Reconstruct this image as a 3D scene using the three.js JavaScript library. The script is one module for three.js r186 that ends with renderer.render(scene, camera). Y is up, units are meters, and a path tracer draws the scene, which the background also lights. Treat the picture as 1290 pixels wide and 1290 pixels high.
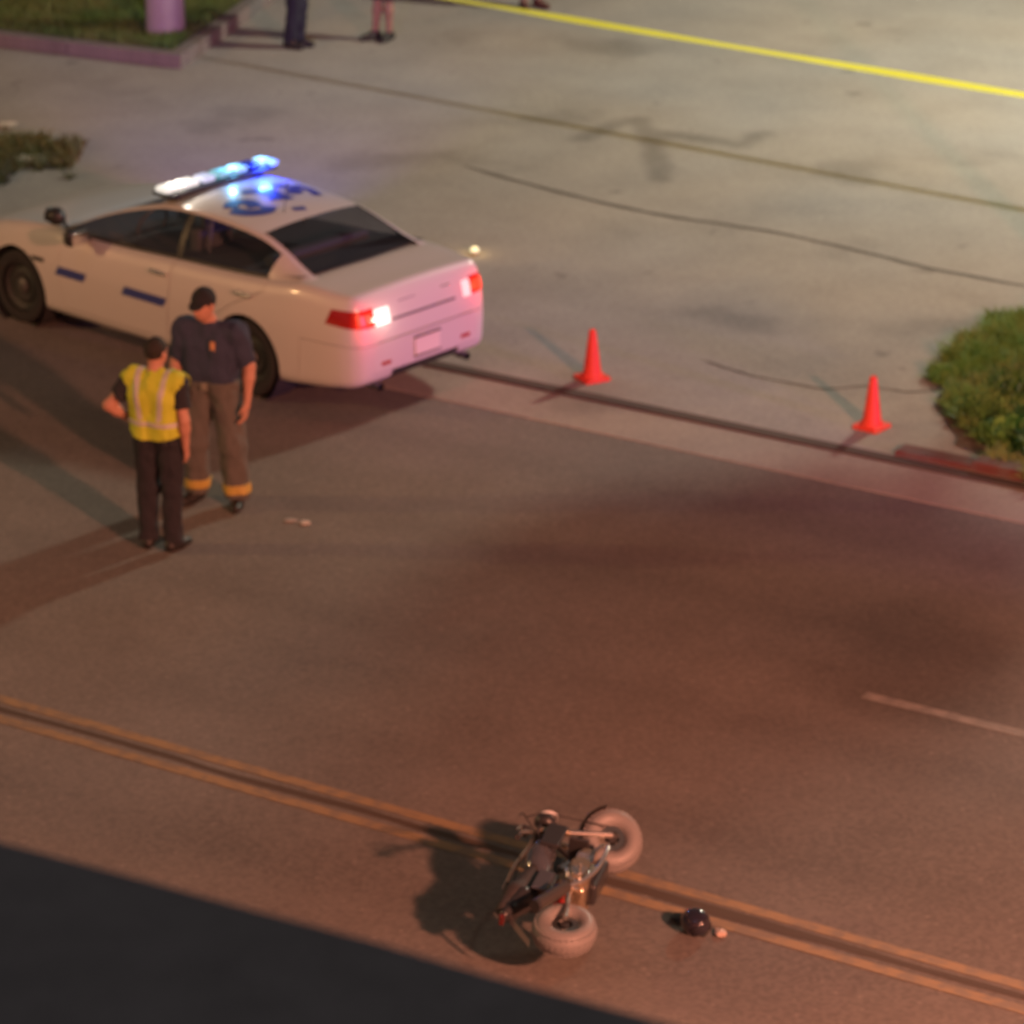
import * as THREE from 'three';
import { mergeGeometries, toCreasedNormals } from 'three/addons/utils/BufferGeometryUtils.js';
import { RoundedBoxGeometry } from 'three/addons/geometries/RoundedBoxGeometry.js';
import { ImprovedNoise } from 'three/addons/math/ImprovedNoise.js';
import { Brush, Evaluator, SUBTRACTION, INTERSECTION } from 'three-bvh-csg';

// ------------------------------------------------------------------ camera, sky, lights, exposure
const scene = new THREE.Scene();
const CAM_H = 10.767, PITCH = 0.37425, FOC = 4599.36;
const camera = new THREE.PerspectiveCamera(2 * Math.atan(645 / FOC) * 180 / Math.PI, 1, 0.3, 600);
camera.position.set(0, CAM_H, 0); camera.rotation.x = -PITCH; camera.focus = 14; camera.userData.fStop = 3.2; camera.updateMatrixWorld();
const renderer = new THREE.WebGLRenderer({ antialias: true });
renderer.setSize(1024, 1024); renderer.toneMapping = THREE.LinearToneMapping; renderer.toneMappingExposure = 1;
renderer.shadowMap.enabled = true;
{ // night sky over a town: dim warm haze glow near the horizon, dark overhead
  const W = 64, H = 32, d = new Float32Array(W * H * 4);
  for (let j = 0; j < H; j++) for (let i = 0; i < W; i++) {
    const e = Math.max(0, ((j + .5) / H - .5) * 2), g = Math.exp(-e * 3), k = (j * W + i) * 4;
    d[k] = .055 + .05 * g; d[k + 1] = .047 + .036 * g; d[k + 2] = .046 + .030 * g; d[k + 3] = 1;
  }
  const t = new THREE.DataTexture(d, W, H, THREE.RGBAFormat, THREE.FloatType);
  t.mapping = THREE.EquirectangularReflectionMapping; t.magFilter = t.minFilter = THREE.LinearFilter; t.needsUpdate = true;
  scene.background = t; scene.environment = t;
}
const moon = new THREE.DirectionalLight(0xcfd8ff, 0.03); moon.position.set(-20, 60, 10); moon.castShadow = true;
Object.assign(moon.shadow.camera, { left: -40, right: 40, top: 40, bottom: -40, far: 160 }); scene.add(moon, moon.target); moon.target.position.set(0, 0, -32);
// the street and lot lamps that light the place (each stands as a lamp_post further down)
const ROAD_A = 0.558, DX = Math.cos(ROAD_A), DZ = Math.sin(ROAD_A);
const rp = (s, n, y = 0) => new THREE.Vector3(DX * s - DZ * n, y, DZ * s + DX * n);
const LAMPS = [
  { at: new THREE.Vector3(9.8, 9.0, -40.5), foot: new THREE.Vector3(11.8, 0, -41.5), color: [1, .95, .73], I: 480, soft: 28 },
  { at: rp(3, -12.6, 7.6), foot: rp(3, -10.6), color: [1, .34, .20], I: 1850, soft: 18 },
  { at: rp(-32, -12.4, 7.6), foot: rp(-32, -10.6), color: [1, .56, .23], I: 380, soft: 18 },
];

// ------------------------------------------------------------------ helpers
let seed = 1234567; const rnd = () => { seed = (seed * 1664525 + 1013904223) >>> 0; return seed / 4294967296; };
const rr = (a, b) => a + (b - a) * rnd();
const noise = new ImprovedNoise();
const fbm = (x, y, z = 0, o = 4) => { let s = 0, a = .5; for (let i = 0; i < o; i++) { s += a * noise.noise(x, y, z + i * 7.3); x *= 2.03; y *= 2.03; z *= 2.03; a *= .5; } return s; };
const lerp = (a, b, t) => a + (b - a) * t, clamp = (x, a = 0, b = 1) => Math.min(b, Math.max(a, x));
const sstep = (a, b, x) => { const t = clamp((x - a) / (b - a)); return t * t * (3 - 2 * t); };
const V = (x, y, z) => new THREE.Vector3(x, y, z);
const FW = V(0, -Math.sin(PITCH), -Math.cos(PITCH)), UP = V(0, Math.cos(PITCH), -Math.sin(PITCH));
function gp(u, v, y = 0) { // photo pixel -> point on the level surface at height y
  const d = FW.clone().multiplyScalar(FOC).add(V(u - 645, 0, 0)).addScaledVector(UP, 645 - v);
  return V(0, CAM_H, 0).addScaledVector(d, (y - CAM_H) / d.y);
}
const used = {};
function numbered(n) { used[n] = (used[n] ?? -1) + 1; return used[n] ? n + '_' + String(used[n]).padStart(3, '0') : n; }
function sh(m) { m.castShadow = m.receiveShadow = true; return m; }
function part(name, geo, mat, parent) { const m = sh(new THREE.Mesh(geo, mat)); m.name = name; parent.add(m); return m; }
function grp(name, parent) { const g = new THREE.Group(); g.name = name; parent.add(g); return g; }
function thing(name, label, category, pos = [0, 0, 0], turn = 0, group) {
  const g = new THREE.Group(); g.name = numbered(name); g.position.set(...(pos.isVector3 ? pos.toArray() : pos)); g.rotation.y = turn;
  g.userData = { label, category }; if (group) g.userData.group = group; scene.add(g); return g;
}
function solo(name, label, category, geo, mat, group) { const m = sh(new THREE.Mesh(geo, mat)); m.name = numbered(name); m.userData = { label, category }; if (group) m.userData.group = group; scene.add(m); return m; }
function struct(name, geo, mat, label, category = 'ground') { const m = sh(new THREE.Mesh(geo, mat)); m.name = numbered(name); m.userData = { kind: 'structure', label, category }; scene.add(m); return m; }
const std = (c, rough = .8, o = {}) => new THREE.MeshStandardMaterial({ color: Array.isArray(c) ? new THREE.Color().setRGB(...c) : c, roughness: rough, ...o });
const phys = (c, rough = .5, o = {}) => new THREE.MeshPhysicalMaterial({ color: new THREE.Color().setRGB(...c), roughness: rough, ...o });
const glow = (c, I, base = [.3, .3, .3]) => new THREE.MeshStandardMaterial({ color: new THREE.Color().setRGB(...base), emissive: new THREE.Color().setRGB(...c), emissiveIntensity: I, roughness: .3 });
const box = (w, h, d, x = 0, y = 0, z = 0) => new THREE.BoxGeometry(w, h, d).translate(x, y, z);
const rbox = (w, h, d, r, x = 0, y = 0, z = 0, s = 2) => new RoundedBoxGeometry(w, h, d, s, r).translate(x, y, z);
const cyl = (r0, r1, h, n = 24) => new THREE.CylinderGeometry(r0, r1, h, n);
function tube(pts, r, seg = 24, n = 8, closed = false) { return new THREE.TubeGeometry(new THREE.CatmullRomCurve3(pts.map(p => p.isVector3 ? p : V(...p)), closed, 'catmullrom', .5), seg, r, n, closed); }
function bar(a, b, r, n = 10, r2 = r) { // rod from a to b with caps
  a = a.isVector3 ? a : V(...a); b = b.isVector3 ? b : V(...b);
  const d = b.clone().sub(a), g = new THREE.CylinderGeometry(r2, r, d.length(), n);
  g.applyQuaternion(new THREE.Quaternion().setFromUnitVectors(V(0, 1, 0), d.clone().normalize())); const m = a.clone().add(b).multiplyScalar(.5); return g.translate(m.x, m.y, m.z);
}
function join(list) { return mergeGeometries(list.map(g => { g = g.index ? g.toNonIndexed() : g.clone(); for (const k of Object.keys(g.attributes)) if (k !== 'position' && k !== 'normal') g.deleteAttribute(k); return g; })); }
function interp(tab) { // smooth monotone-ish interpolation through [x, y] rows
  return x => {
    const n = tab.length; if (x <= tab[0][0]) return tab[0][1]; if (x >= tab[n - 1][0]) return tab[n - 1][1];
    let i = 0; while (x > tab[i + 1][0]) i++;
    const [x0, y0] = tab[i], [x1, y1] = tab[i + 1], h = x1 - x0, t = (x - x0) / h, dl = (y1 - y0) / h;
    const m = k => { if (k <= 0 || k >= n - 1) { return k <= 0 ? (tab[1][1] - tab[0][1]) / (tab[1][0] - tab[0][0]) : (tab[n - 1][1] - tab[n - 2][1]) / (tab[n - 1][0] - tab[n - 2][0]); } const a = (tab[k][1] - tab[k - 1][1]) / (tab[k][0] - tab[k - 1][0]), b = (tab[k + 1][1] - tab[k][1]) / (tab[k + 1][0] - tab[k][0]); return a * b <= 0 ? 0 : 2 * a * b / (a + b); };
    const t2 = t * t, t3 = t2 * t; return (2 * t3 - 3 * t2 + 1) * y0 + (t3 - 2 * t2 + t) * h * m(i) + (-2 * t3 + 3 * t2) * y1 + (t3 - t2) * h * m(i + 1);
  };
}
function gridGeo(nu, nv, f, flip = false) { // surface f(u, v) -> Vector3 with smooth normals
  const p = [], uv = [], ix = [];
  for (let j = 0; j <= nv; j++) for (let i = 0; i <= nu; i++) { const q = f(i / nu, j / nv); p.push(q.x, q.y, q.z); uv.push(i / nu, j / nv); }
  for (let j = 0; j < nv; j++) for (let i = 0; i < nu; i++) { const a = j * (nu + 1) + i, b = a + 1, c = a + nu + 1, d = c + 1; flip ? ix.push(a, b, d, a, d, c) : ix.push(a, d, b, a, c, d); }
  const g = new THREE.BufferGeometry(); g.setAttribute('position', new THREE.Float32BufferAttribute(p, 3)); g.setAttribute('uv', new THREE.Float32BufferAttribute(uv, 2)); g.setIndex(ix); g.computeVertexNormals(); return g;
}
function sheet(pts, y, mpu = 1) { // flat polygon on the ground from Vector3 outline, uv in metres / mpu
  const s = new THREE.Shape(pts.map(p => new THREE.Vector2(p.x, -p.z))), g = new THREE.ShapeGeometry(s); g.rotateX(-Math.PI / 2); g.translate(0, y, 0);
  const P = g.attributes.position, U = g.attributes.uv; for (let i = 0; i < P.count; i++) U.setXY(i, P.getX(i) / mpu, -P.getZ(i) / mpu); return g;
}
function slab(pts, y0, y1, bev = 0) { // solid with thickness over an outline
  const s = new THREE.Shape(pts.map(p => new THREE.Vector2(p.x, -p.z)));
  const g = new THREE.ExtrudeGeometry(s, { depth: y1 - y0 - 2 * bev, bevelEnabled: bev > 0, bevelSize: bev, bevelThickness: bev, bevelOffset: -bev, bevelSegments: 2, steps: 1 });
  g.rotateX(-Math.PI / 2); g.translate(0, y0 + bev, 0);
  const P = g.attributes.position, U = g.attributes.uv; for (let i = 0; i < P.count; i++) U.setXY(i, P.getX(i), -P.getZ(i)); return g;
}
function tex(n, f, m = n, srgb = true) { // f(i/n, j/m) -> [r,g,b] linear 0..1 (colour) or grey
  const d = new Uint8Array(n * m * 4), e = c => { c = clamp(c); return srgb ? (c <= .0031308 ? 12.92 * c : 1.055 * Math.pow(c, 1 / 2.4) - .055) : c; };
  for (let j = 0; j < m; j++) for (let i = 0; i < n; i++) { const c = f(i / n, j / m), k = (j * n + i) * 4; for (let q = 0; q < 3; q++) d[k + q] = 255 * e(c[q] ?? c); d[k + 3] = 255; }
  const t = new THREE.DataTexture(d, n, m); t.wrapS = t.wrapT = THREE.RepeatWrapping; t.magFilter = THREE.LinearFilter; t.minFilter = THREE.LinearMipmapLinearFilter; t.generateMipmaps = true; t.anisotropy = 8;
  if (srgb) t.colorSpace = THREE.SRGBColorSpace; t.needsUpdate = true; return t;
}
// ---- signed-distance modelling (bodies, cloth, leaves no seams)
const smin = (a, b, k) => { const h = Math.max(k - Math.abs(a - b), 0) / k; return Math.min(a, b) - h * h * k * .25; };
function cap(px, py, pz, b) { // b = [ax,ay,az, bx,by,bz, ra, rb]
  const dx = b[3] - b[0], dy = b[4] - b[1], dz = b[5] - b[2], qx = px - b[0], qy = py - b[1], qz = pz - b[2];
  const t = clamp((qx * dx + qy * dy + qz * dz) / (dx * dx + dy * dy + dz * dz + 1e-9));
  return Math.hypot(qx - t * dx, qy - t * dy, qz - t * dz) - (b[6] + (b[7] - b[6]) * t);
}
const bone = (a, b, ra, rb = ra) => [a[0], a[1], a[2], b[0], b[1], b[2], ra, rb];
const field = (bones, k) => (x, y, z) => { let d = 1e3; for (const b of bones) d = smin(d, cap(x, y, z, b), k); return d; };
const ell = (x, y, z, c, r) => { const a = (x - c[0]) / r[0], b = (y - c[1]) / r[1], e = (z - c[2]) / r[2], q = Math.hypot(a, b, e); return (q - 1) * Math.min(r[0], r[1], r[2]); };
function nets(f, mn, mx, h) { // naive surface nets
  const nx = Math.ceil((mx[0] - mn[0]) / h) + 1, ny = Math.ceil((mx[1] - mn[1]) / h) + 1, nz = Math.ceil((mx[2] - mn[2]) / h) + 1;
  const F = new Float32Array(nx * ny * nz), id = (i, j, k) => (k * ny + j) * nx + i;
  for (let k = 0; k < nz; k++) for (let j = 0; j < ny; j++) for (let i = 0; i < nx; i++) F[id(i, j, k)] = f(mn[0] + i * h, mn[1] + j * h, mn[2] + k * h);
  const vi = new Int32Array(nx * ny * nz).fill(-1), pos = [], nor = [], idx = [];
  const E = [[0, 1], [2, 3], [4, 5], [6, 7], [0, 2], [1, 3], [4, 6], [5, 7], [0, 4], [1, 5], [2, 6], [3, 7]], c = new Float32Array(8);
  for (let k = 0; k < nz - 1; k++) for (let j = 0; j < ny - 1; j++) for (let i = 0; i < nx - 1; i++) {
    let m = 0; for (let q = 0; q < 8; q++) { c[q] = F[id(i + (q & 1), j + (q >> 1 & 1), k + (q >> 2))]; if (c[q] < 0) m++; }
    if (m === 0 || m === 8) continue;
    let x = 0, y = 0, z = 0, n = 0;
    for (const [a, b] of E) if ((c[a] < 0) !== (c[b] < 0)) { const t = c[a] / (c[a] - c[b]); x += lerp(a & 1, b & 1, t); y += lerp(a >> 1 & 1, b >> 1 & 1, t); z += lerp(a >> 2, b >> 2, t); n++; }
    const X = mn[0] + (i + x / n) * h, Y = mn[1] + (j + y / n) * h, Z = mn[2] + (k + z / n) * h, e = h * .6;
    vi[id(i, j, k)] = pos.length / 3; pos.push(X, Y, Z);
    let gx = f(X + e, Y, Z) - f(X - e, Y, Z), gy = f(X, Y + e, Z) - f(X, Y - e, Z), gz = f(X, Y, Z + e) - f(X, Y, Z - e); const l = Math.hypot(gx, gy, gz) || 1; nor.push(gx / l, gy / l, gz / l);
  }
  const quad = (a, b, cc, d, fl) => { if (a < 0 || b < 0 || cc < 0 || d < 0) return; fl ? idx.push(a, cc, b, a, d, cc) : idx.push(a, b, cc, a, cc, d); };
  for (let k = 1; k < nz - 1; k++) for (let j = 1; j < ny - 1; j++) for (let i = 1; i < nx - 1; i++) {
    const s = F[id(i, j, k)] < 0;
    if (s !== F[id(i + 1, j, k)] < 0) quad(vi[id(i, j - 1, k - 1)], vi[id(i, j, k - 1)], vi[id(i, j, k)], vi[id(i, j - 1, k)], !s);
    if (s !== F[id(i, j + 1, k)] < 0) quad(vi[id(i - 1, j, k - 1)], vi[id(i - 1, j, k)], vi[id(i, j, k)], vi[id(i, j, k - 1)], !s);
    if (s !== F[id(i, j, k + 1)] < 0) quad(vi[id(i - 1, j - 1, k)], vi[id(i, j - 1, k)], vi[id(i, j, k)], vi[id(i - 1, j, k)], !s);
  }
  const g = new THREE.BufferGeometry(); g.setAttribute('position', new THREE.Float32BufferAttribute(pos, 3)); g.setAttribute('normal', new THREE.Float32BufferAttribute(nor, 3)); g.setIndex(idx); return g;
}

// ------------------------------------------------------------------ the setting: road, gutter, lot, kerbs
const YN = -18.09, GUT = -25.2, JNT = -25.86;          // yellow line, gutter edge, gutter/apron joint (offset across the road)
const S0 = -75, S1 = 45;
const strip = (s0, s1, n0, n1) => [rp(s0, n0), rp(s1, n0), rp(s1, n1), rp(s0, n1)];
// worn asphalt: aggregate grain, broad worn and oily patches
const asphaltMap = tex(1024, (u, v) => {
  const x = u * 24, y = v * 24; let k = 1 + .34 * fbm(x * .30, y * .30, 2) + .20 * fbm(x * 1.1, y * 1.1, 5, 3) + .34 * (rnd() - .5);
  k *= 1 - .26 * sstep(.10, .36, fbm(x * .28 + 9, y * .28, 11, 3)); k *= 1 - .22 * sstep(.30, .5, fbm(x * 1.1, y * 1.1 + 4, 15, 4)); { const q = -DZ * (x - 12) - DX * (y + 12), m = (q + 18.09) / -3.55, ln = m - Math.floor(m); k *= 1 - .10 * Math.exp(-(((ln - .26) / .07) ** 2)) - .10 * Math.exp(-(((ln - .74) / .07) ** 2)) ; }
  k *= 1 + .5 * (rnd() > .985 ? rnd() : 0); const w = .05 * fbm(x * .35, y * .35, 20, 2); return [.175 * k + w * .4, .157 * k, .139 * k - w * .3];
});
asphaltMap.repeat.set(1 / 24, 1 / 24); asphaltMap.offset.set(.5, -.5);
const grainBump = tex(512, () => .35 + .3 * rnd() + .25 * (rnd() > .93 ? rnd() : 0), 512, false); grainBump.repeat.set(1 / 1.5, 1 / 1.5);
const asphalt = std([1, 1, 1], .86, { map: asphaltMap, bumpMap: grainBump, bumpScale: .004 });
const scuffs = [[[735, 176], [770, 158], [800, 152], [818, 172], [824, 200], [830, 226]], [[826, 168], [880, 174], [930, 182], [955, 170]]].map(l => l.map(([a, b]) => gp(a, b, .03)));
const segD = (x, z, a, b) => { const dx = b.x - a.x, dz = b.z - a.z, t = clamp(((x - a.x) * dx + (z - a.z) * dz) / (dx * dx + dz * dz)); return Math.hypot(x - a.x - t * dx, z - a.z - t * dz); };
const concreteMap = tex(1152, (u, v) => {             // 28 m of the lot: blotches, grit, oil and tyre stains
  const x = u * 28, y = v * 28; let k = 1 + .30 * fbm(x * .22, y * .22, 1) + .22 * fbm(x * 1.2, y * 1.2, 4, 4) + .22 * (rnd() - .5);
  k *= 1 - .24 * sstep(.14, .42, fbm(x * .55 + 3, y * .55, 31)); k *= 1 - .3 * sstep(.34, .44, fbm(x * 2.1, y * 2.1, 41, 3));
  const wx = x - 14, wz = -(y + 22); // where on the lot this texel lies
  if (wx > -1 && wx < 4 && wz < -36 && wz > -42) { let d = 9; for (const l of scuffs) for (let i = 0; i < l.length - 1; i++) d = Math.min(d, segD(wx, wz, l[i], l[i + 1])); d += .16 * fbm(x * 2.4, y * 2.4, 77, 3); k *= 1 - .34 * (1 - sstep(.02, .24, d)); }
  const w = .04 * fbm(x * .4, y * .4, 50, 2); return [.335 * k + w, .315 * k, .285 * k - w];
}); concreteMap.repeat.set(1 / 28, 1 / 28); concreteMap.offset.set(.5, -22 / 28);
const concrete = std([1, 1, 1], .88, { map: concreteMap, bumpMap: grainBump, bumpScale: .003 });
const gutterConcrete = std([.98, .90, .84], .88, { map: concreteMap, bumpMap: grainBump, bumpScale: .003 });
const tar = std([.085, .064, .052], .85, { bumpMap: grainBump, bumpScale: .006 });
const soilMap = tex(512, (u, v) => { const k = 1 + .7 * fbm(u * 20, v * 20, 3) + .5 * (rnd() - .5); return [.12 * k, .085 * k, .055 * k]; });
const soil = std([1, 1, 1], .95, { map: soilMap, bumpMap: grainBump, bumpScale: .02 }); soilMap.repeat.set(1 / 4, 1 / 4);

struct('ground', sheet([V(-320, 0, 120), V(320, 0, 120), V(320, 0, -420), V(-320, 0, -420)], -.02), soil, 'bare earth spreading under and beyond the street');
struct('road', sheet(strip(S0, S1, GUT, -11.0), 0), asphalt, 'brown worn asphalt road with a double yellow line', 'road');
struct('gutter', slab(strip(S0, S1, JNT, GUT - .002), -.1, .007, .003), gutterConcrete, 'pale concrete gutter strip along the road edge', 'gutter');
struct('parking_lot', slab([rp(S0, JNT - .13), rp(S1, JNT - .13), rp(S1, -75), rp(S0, -75)], -.12, .03, .006), concrete, 'wide pale concrete driveway and lot beyond the gutter', 'pavement');
struct('sidewalk', slab([rp(S0, -10.84), rp(S1, -10.84), rp(S1, -4.6), rp(S0, -4.6)], -.1, .14, .01), concrete, 'concrete sidewalk below the dark roof', 'sidewalk');
// tarred joint between gutter and apron, wavering a little
function ribbon(pts, w0, y, jit = .02, n = 60) { // ragged ground strip along a polyline of Vector3
  const c = new THREE.CatmullRomCurve3(pts), P = [], I = [], U = [];
  for (let i = 0; i <= n; i++) {
    const t = i / n, p = c.getPointAt(t), g = c.getTangentAt(t), sx = -g.z, sz = g.x, taper = Math.min(1, Math.min(t, 1 - t) * 12 + .25);
    const a = w0 * .5 * taper + jit * fbm(i * .31, 1.7, p.x), b = w0 * .5 * taper + jit * fbm(i * .29, 8.1, p.z);
    P.push(p.x + sx * a, y, p.z + sz * a, p.x - sx * b, y, p.z - sz * b); U.push(p.x, p.z, p.x, p.z + .1);
    if (i < n) { const k = i * 2; I.push(k, k + 1, k + 3, k, k + 3, k + 2); }
  }
  const g = new THREE.BufferGeometry(); g.setAttribute('position', new THREE.Float32BufferAttribute(P, 3)); g.setAttribute('uv', new THREE.Float32BufferAttribute(U, 2)); g.setIndex(I); g.computeVertexNormals();
  if (g.attributes.normal.getY(0) < 0) { g.setIndex(I.slice().reverse()); g.computeVertexNormals(); } return g;
}
struct('tar_joint', slab(strip(S0, S1, JNT - .129, JNT - .001), -.06, .0285), tar, 'dark tarred joint between gutter and driveway', 'joint');
const crackMat = std([.135, .125, .11], .85, { bumpMap: grainBump, bumpScale: .006 });
const crackPts = a => a.map(([u, v]) => gp(u, v, .03));
for (const [pts, w, lab] of [
  [[[585, 209], [680, 236], [770, 258], [850, 274], [960, 290], [1080, 316], [1180, 340], [1300, 362]], .075, 'long dark tar seam crossing the whole lot'],
  [[[880, 452], [935, 470], [990, 482], [1040, 490], [1090, 487], [1150, 494], [1210, 488]], .035, 'dark crack running behind the cone by the bushes'],
  [[[1240, 392], [1270, 398], [1300, 402]], .05, 'short dark crack above the bushes'],
]) { const m = struct('pavement_crack', ribbon(crackPts(pts), w, .034, .045), crackMat, lab, 'crack'); }
// painted markings, worn
function paintMat(c, s) { const t = tex(512, (u, v) => { const k = sstep(-.22, .22, fbm(u * 40, v * 40, s, 5) + .04); const q = .42 + .45 * k; return [lerp(.14, c[0], q), lerp(.13, c[1], q), lerp(.12, c[2], q)]; }); t.repeat.set(.2, .2); return std([1, 1, 1], .7, { map: t, bumpMap: grainBump, bumpScale: .003 }); }
const yellowPaint = paintMat([.35, .235, .115], 3), whitePaint = paintMat([.34, .30, .26], 9);
struct('yellow_line', sheet(strip(S0, S1, YN - .185, YN - .085), .004), yellowPaint, 'far stripe of the worn double yellow centre line', 'road marking');
struct('yellow_line', sheet(strip(S0, S1, YN + .085, YN + .185), .004), yellowPaint, 'near stripe of the worn double yellow centre line', 'road marking');
struct('centre_joint', ribbon([rp(-45, YN), rp(-30, YN + .01), rp(-15, YN), rp(0, YN - .01), rp(20, YN)], .085, .003, .06, 260), std([.085, .058, .04], .8, { bumpMap: grainBump, bumpScale: .005 }), 'dark sealed joint between the two yellow lines', 'joint');
struct('lane_dash', sheet(strip(-10.48, -7.4, -21.60, -21.49), .004), whitePaint, 'worn pale lane dash on the road', 'road marking');
for (const s of [-22.8, -35, 1.7]) struct('lane_dash', sheet(strip(s, s + 3.05, -21.60, -21.49), .004), whitePaint, 'worn pale lane dash further along the road', 'road marking');

function ragged(pts, amp) { const out = []; pts.forEach((a, i) => { const b = pts[(i + 1) % pts.length], n = Math.max(2, Math.round(a.distanceTo(b) / .07)); for (let k = 0; k < n; k++) { const p = a.clone().lerp(b, k / n); p.x += amp * fbm(p.x * 3, p.z * 3, 4, 3); p.z += amp * fbm(p.x * 3, p.z * 3, 14, 3); out.push(p); } }); return out; }
// kerb with faded red paint beside the bushes, curving back into the driveway
const redPaint = paintMat([.15, .035, .03], 17), kerbMat = std([.80, .76, .74], .88, { map: concreteMap, bumpMap: grainBump, bumpScale: .004 });
{
  const t = thing('kerb', 'faded red painted kerb beside the green bushes', 'kerb'); let prev = null;
  const line = [-12.45, -11.75, -10.9, -9.1, -7.3, -5.5, -3.7, -1.9].map(q => rp(q, JNT - .135));
  for (let i = 0; i < line.length - 1; i++) {
    const a = line[i], b = line[i + 1], g = b.clone().sub(a).normalize(), q = V(g.z, 0, -g.x), e = .003;
    const A = a.clone().addScaledVector(g, e), B = b.clone().addScaledVector(g, -e), h = [.075, .115, .135, .135, .135, .135, .135][i];
    part('kerb_stone', slab([A, B, B.clone().addScaledVector(q, .2), A.clone().addScaledVector(q, .2)], -.05, h, .015), redPaint, t);
  }
  struct('planting_bed', sheet(ragged([rp(-12.1, JNT - .62), rp(-11.4, JNT - .33), rp(-2, JNT - .33), rp(-2, -31), rp(-12.5, -30.6), rp(-13.0, -29.2), rp(-12.98, -28.2), rp(-12.75, -27.4)], .10), .046), soil, 'bare brown planting bed under the bushes', 'planting bed');
}
// planted island, top left, with concrete kerb
const islandC = gp(229, 90), islandL = gp(-60, 55), islandR = gp(352, 0), kerbPurple = std([.62, .58, .60], .85, { map: concreteMap, bumpMap: grainBump, bumpScale: .004 });
{
  const t = thing('kerb', 'pale concrete kerb around the grass island with the pole', 'kerb');
  const run = (a, dir, len, pieces, inner) => { for (let i = 0; i < pieces; i++) { const p = a.clone().addScaledVector(dir, i * len + .006), q = a.clone().addScaledVector(dir, (i + 1) * len - .006); part('kerb_stone', slab([p, q, q.clone().addScaledVector(inner, .2), p.clone().addScaledVector(inner, .2)], -.05, .19 , .02), kerbPurple, t); } };
  const dl = islandL.clone().sub(islandC).setY(0).normalize(), dr = islandR.clone().sub(islandC).setY(0).normalize();
  run(islandC, dl, 1.55, 5, dr); run(islandC.clone().addScaledVector(dr, .2), dr, 1.55, 5, dl);
  const pts = [islandC.clone().addScaledVector(dl, .2).addScaledVector(dr, .2), islandC.clone().addScaledVector(dl, 7.7).addScaledVector(dr, .2), islandC.clone().addScaledVector(dl, 7.7).addScaledVector(dr, 7.7), islandC.clone().addScaledVector(dl, .2).addScaledVector(dr, 7.7)];
  struct('planting_bed', sheet(pts, .15), soil, 'earth under the grass of the kerbed island', 'planting bed');
  // grass: uncountable
  const blade = gridGeo(1, 3, (u, v) => V((u - .5) * .012 * (1 - v * .85), v * .11, .05 * v * v));
  const mat = new THREE.MeshStandardMaterial({ roughness: .9, side: THREE.DoubleSide }), N = 42000, im = new THREE.InstancedMesh(blade, mat, N), m = new THREE.Matrix4(), q = new THREE.Quaternion(), e = new THREE.Euler(), c = new THREE.Color();
  for (let i = 0; i < N; i++) {
    const a = .22 + 5.2 * Math.pow(rnd(), 1.25), b = .22 + 5.2 * Math.pow(rnd(), 1.25), p = islandC.clone().addScaledVector(dl, a).addScaledVector(dr, b), s = rr(.6, 1.3) * (1 + .6 * fbm(p.x * 1.5, p.z * 1.5));
    e.set(rr(-.4, .4), rr(0, 6.28), rr(-.4, .4)); m.compose(V(p.x, .148, p.z), q.setFromEuler(e), V(1.6, s, 1)); im.setMatrixAt(i, m);
    const dry = clamp(.35 + fbm(p.x * .9, p.z * .9, 4) * 1.4 + rr(-.2, .2)); im.setColorAt(i, c.setRGB(lerp(.10, .22, dry), lerp(.19, .22, dry), lerp(.045, .07, dry)));
  }
  im.name = 'island_grass'; im.userData = { kind: 'stuff', label: 'short patchy grass on the kerbed island', category: 'grass' }; sh(im); scene.add(im);
}
// weedy patch at the left edge of the lot
{
  const c0 = gp(10, 205, .03), blade = gridGeo(1, 3, (u, v) => V((u - .5) * .02 * (1 - v * .85), v * .13, .07 * v * v));
  const N = 5200, im = new THREE.InstancedMesh(blade, new THREE.MeshStandardMaterial({ roughness: .9, side: THREE.DoubleSide }), N), m = new THREE.Matrix4(), q = new THREE.Quaternion(), e = new THREE.Euler(), c = new THREE.Color(); let i = 0, guard = 0;
  while (i < N && guard++ < 1e5) {
    const x = rr(-1.5, .75), z = rr(-1.0, 1.0), f = fbm(x * 1.6 + 3, z * 1.1, 8) + .28 - .4 * Math.max(0, Math.abs(z) - .35) - .45 * Math.max(0, x - .1); if (f < 0) continue;
    e.set(rr(-.7, .7), rr(0, 6.28), rr(-.7, .7)); m.compose(V(c0.x + x, .031, c0.z + z), q.setFromEuler(e), V(1.4, rr(.3, 1.0), 1)); im.setMatrixAt(i, m);
    const d = rnd(); im.setColorAt(i++, c.setRGB(lerp(.09, .19, d), lerp(.125, .18, d), lerp(.045, .07, d)));
  }
  im.count = i; im.name = 'weeds'; im.userData = { kind: 'stuff', label: 'low straggling weeds growing on the lot ahead of the car', category: 'weeds' }; sh(im); scene.add(im);
  const paper = (p, w, d, lab) => { const s = rr(0, 9); solo('paper_scrap', lab, 'litter', gridGeo(8, 8, (u, v) => V(p.x + (u - .5) * w, p.y + .05 + .05 * fbm(u * 3 + s, v * 3, s), p.z + (v - .5) * d)), std([.55, .53, .45], .8, { side: THREE.DoubleSide })); };
  paper(gp(38, 205, .03), .34, .22, 'crumpled pale paper lying in the weeds'); paper(gp(10, 162, .03), .2, .16, 'small pale scrap lying behind the weeds');
}
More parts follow.
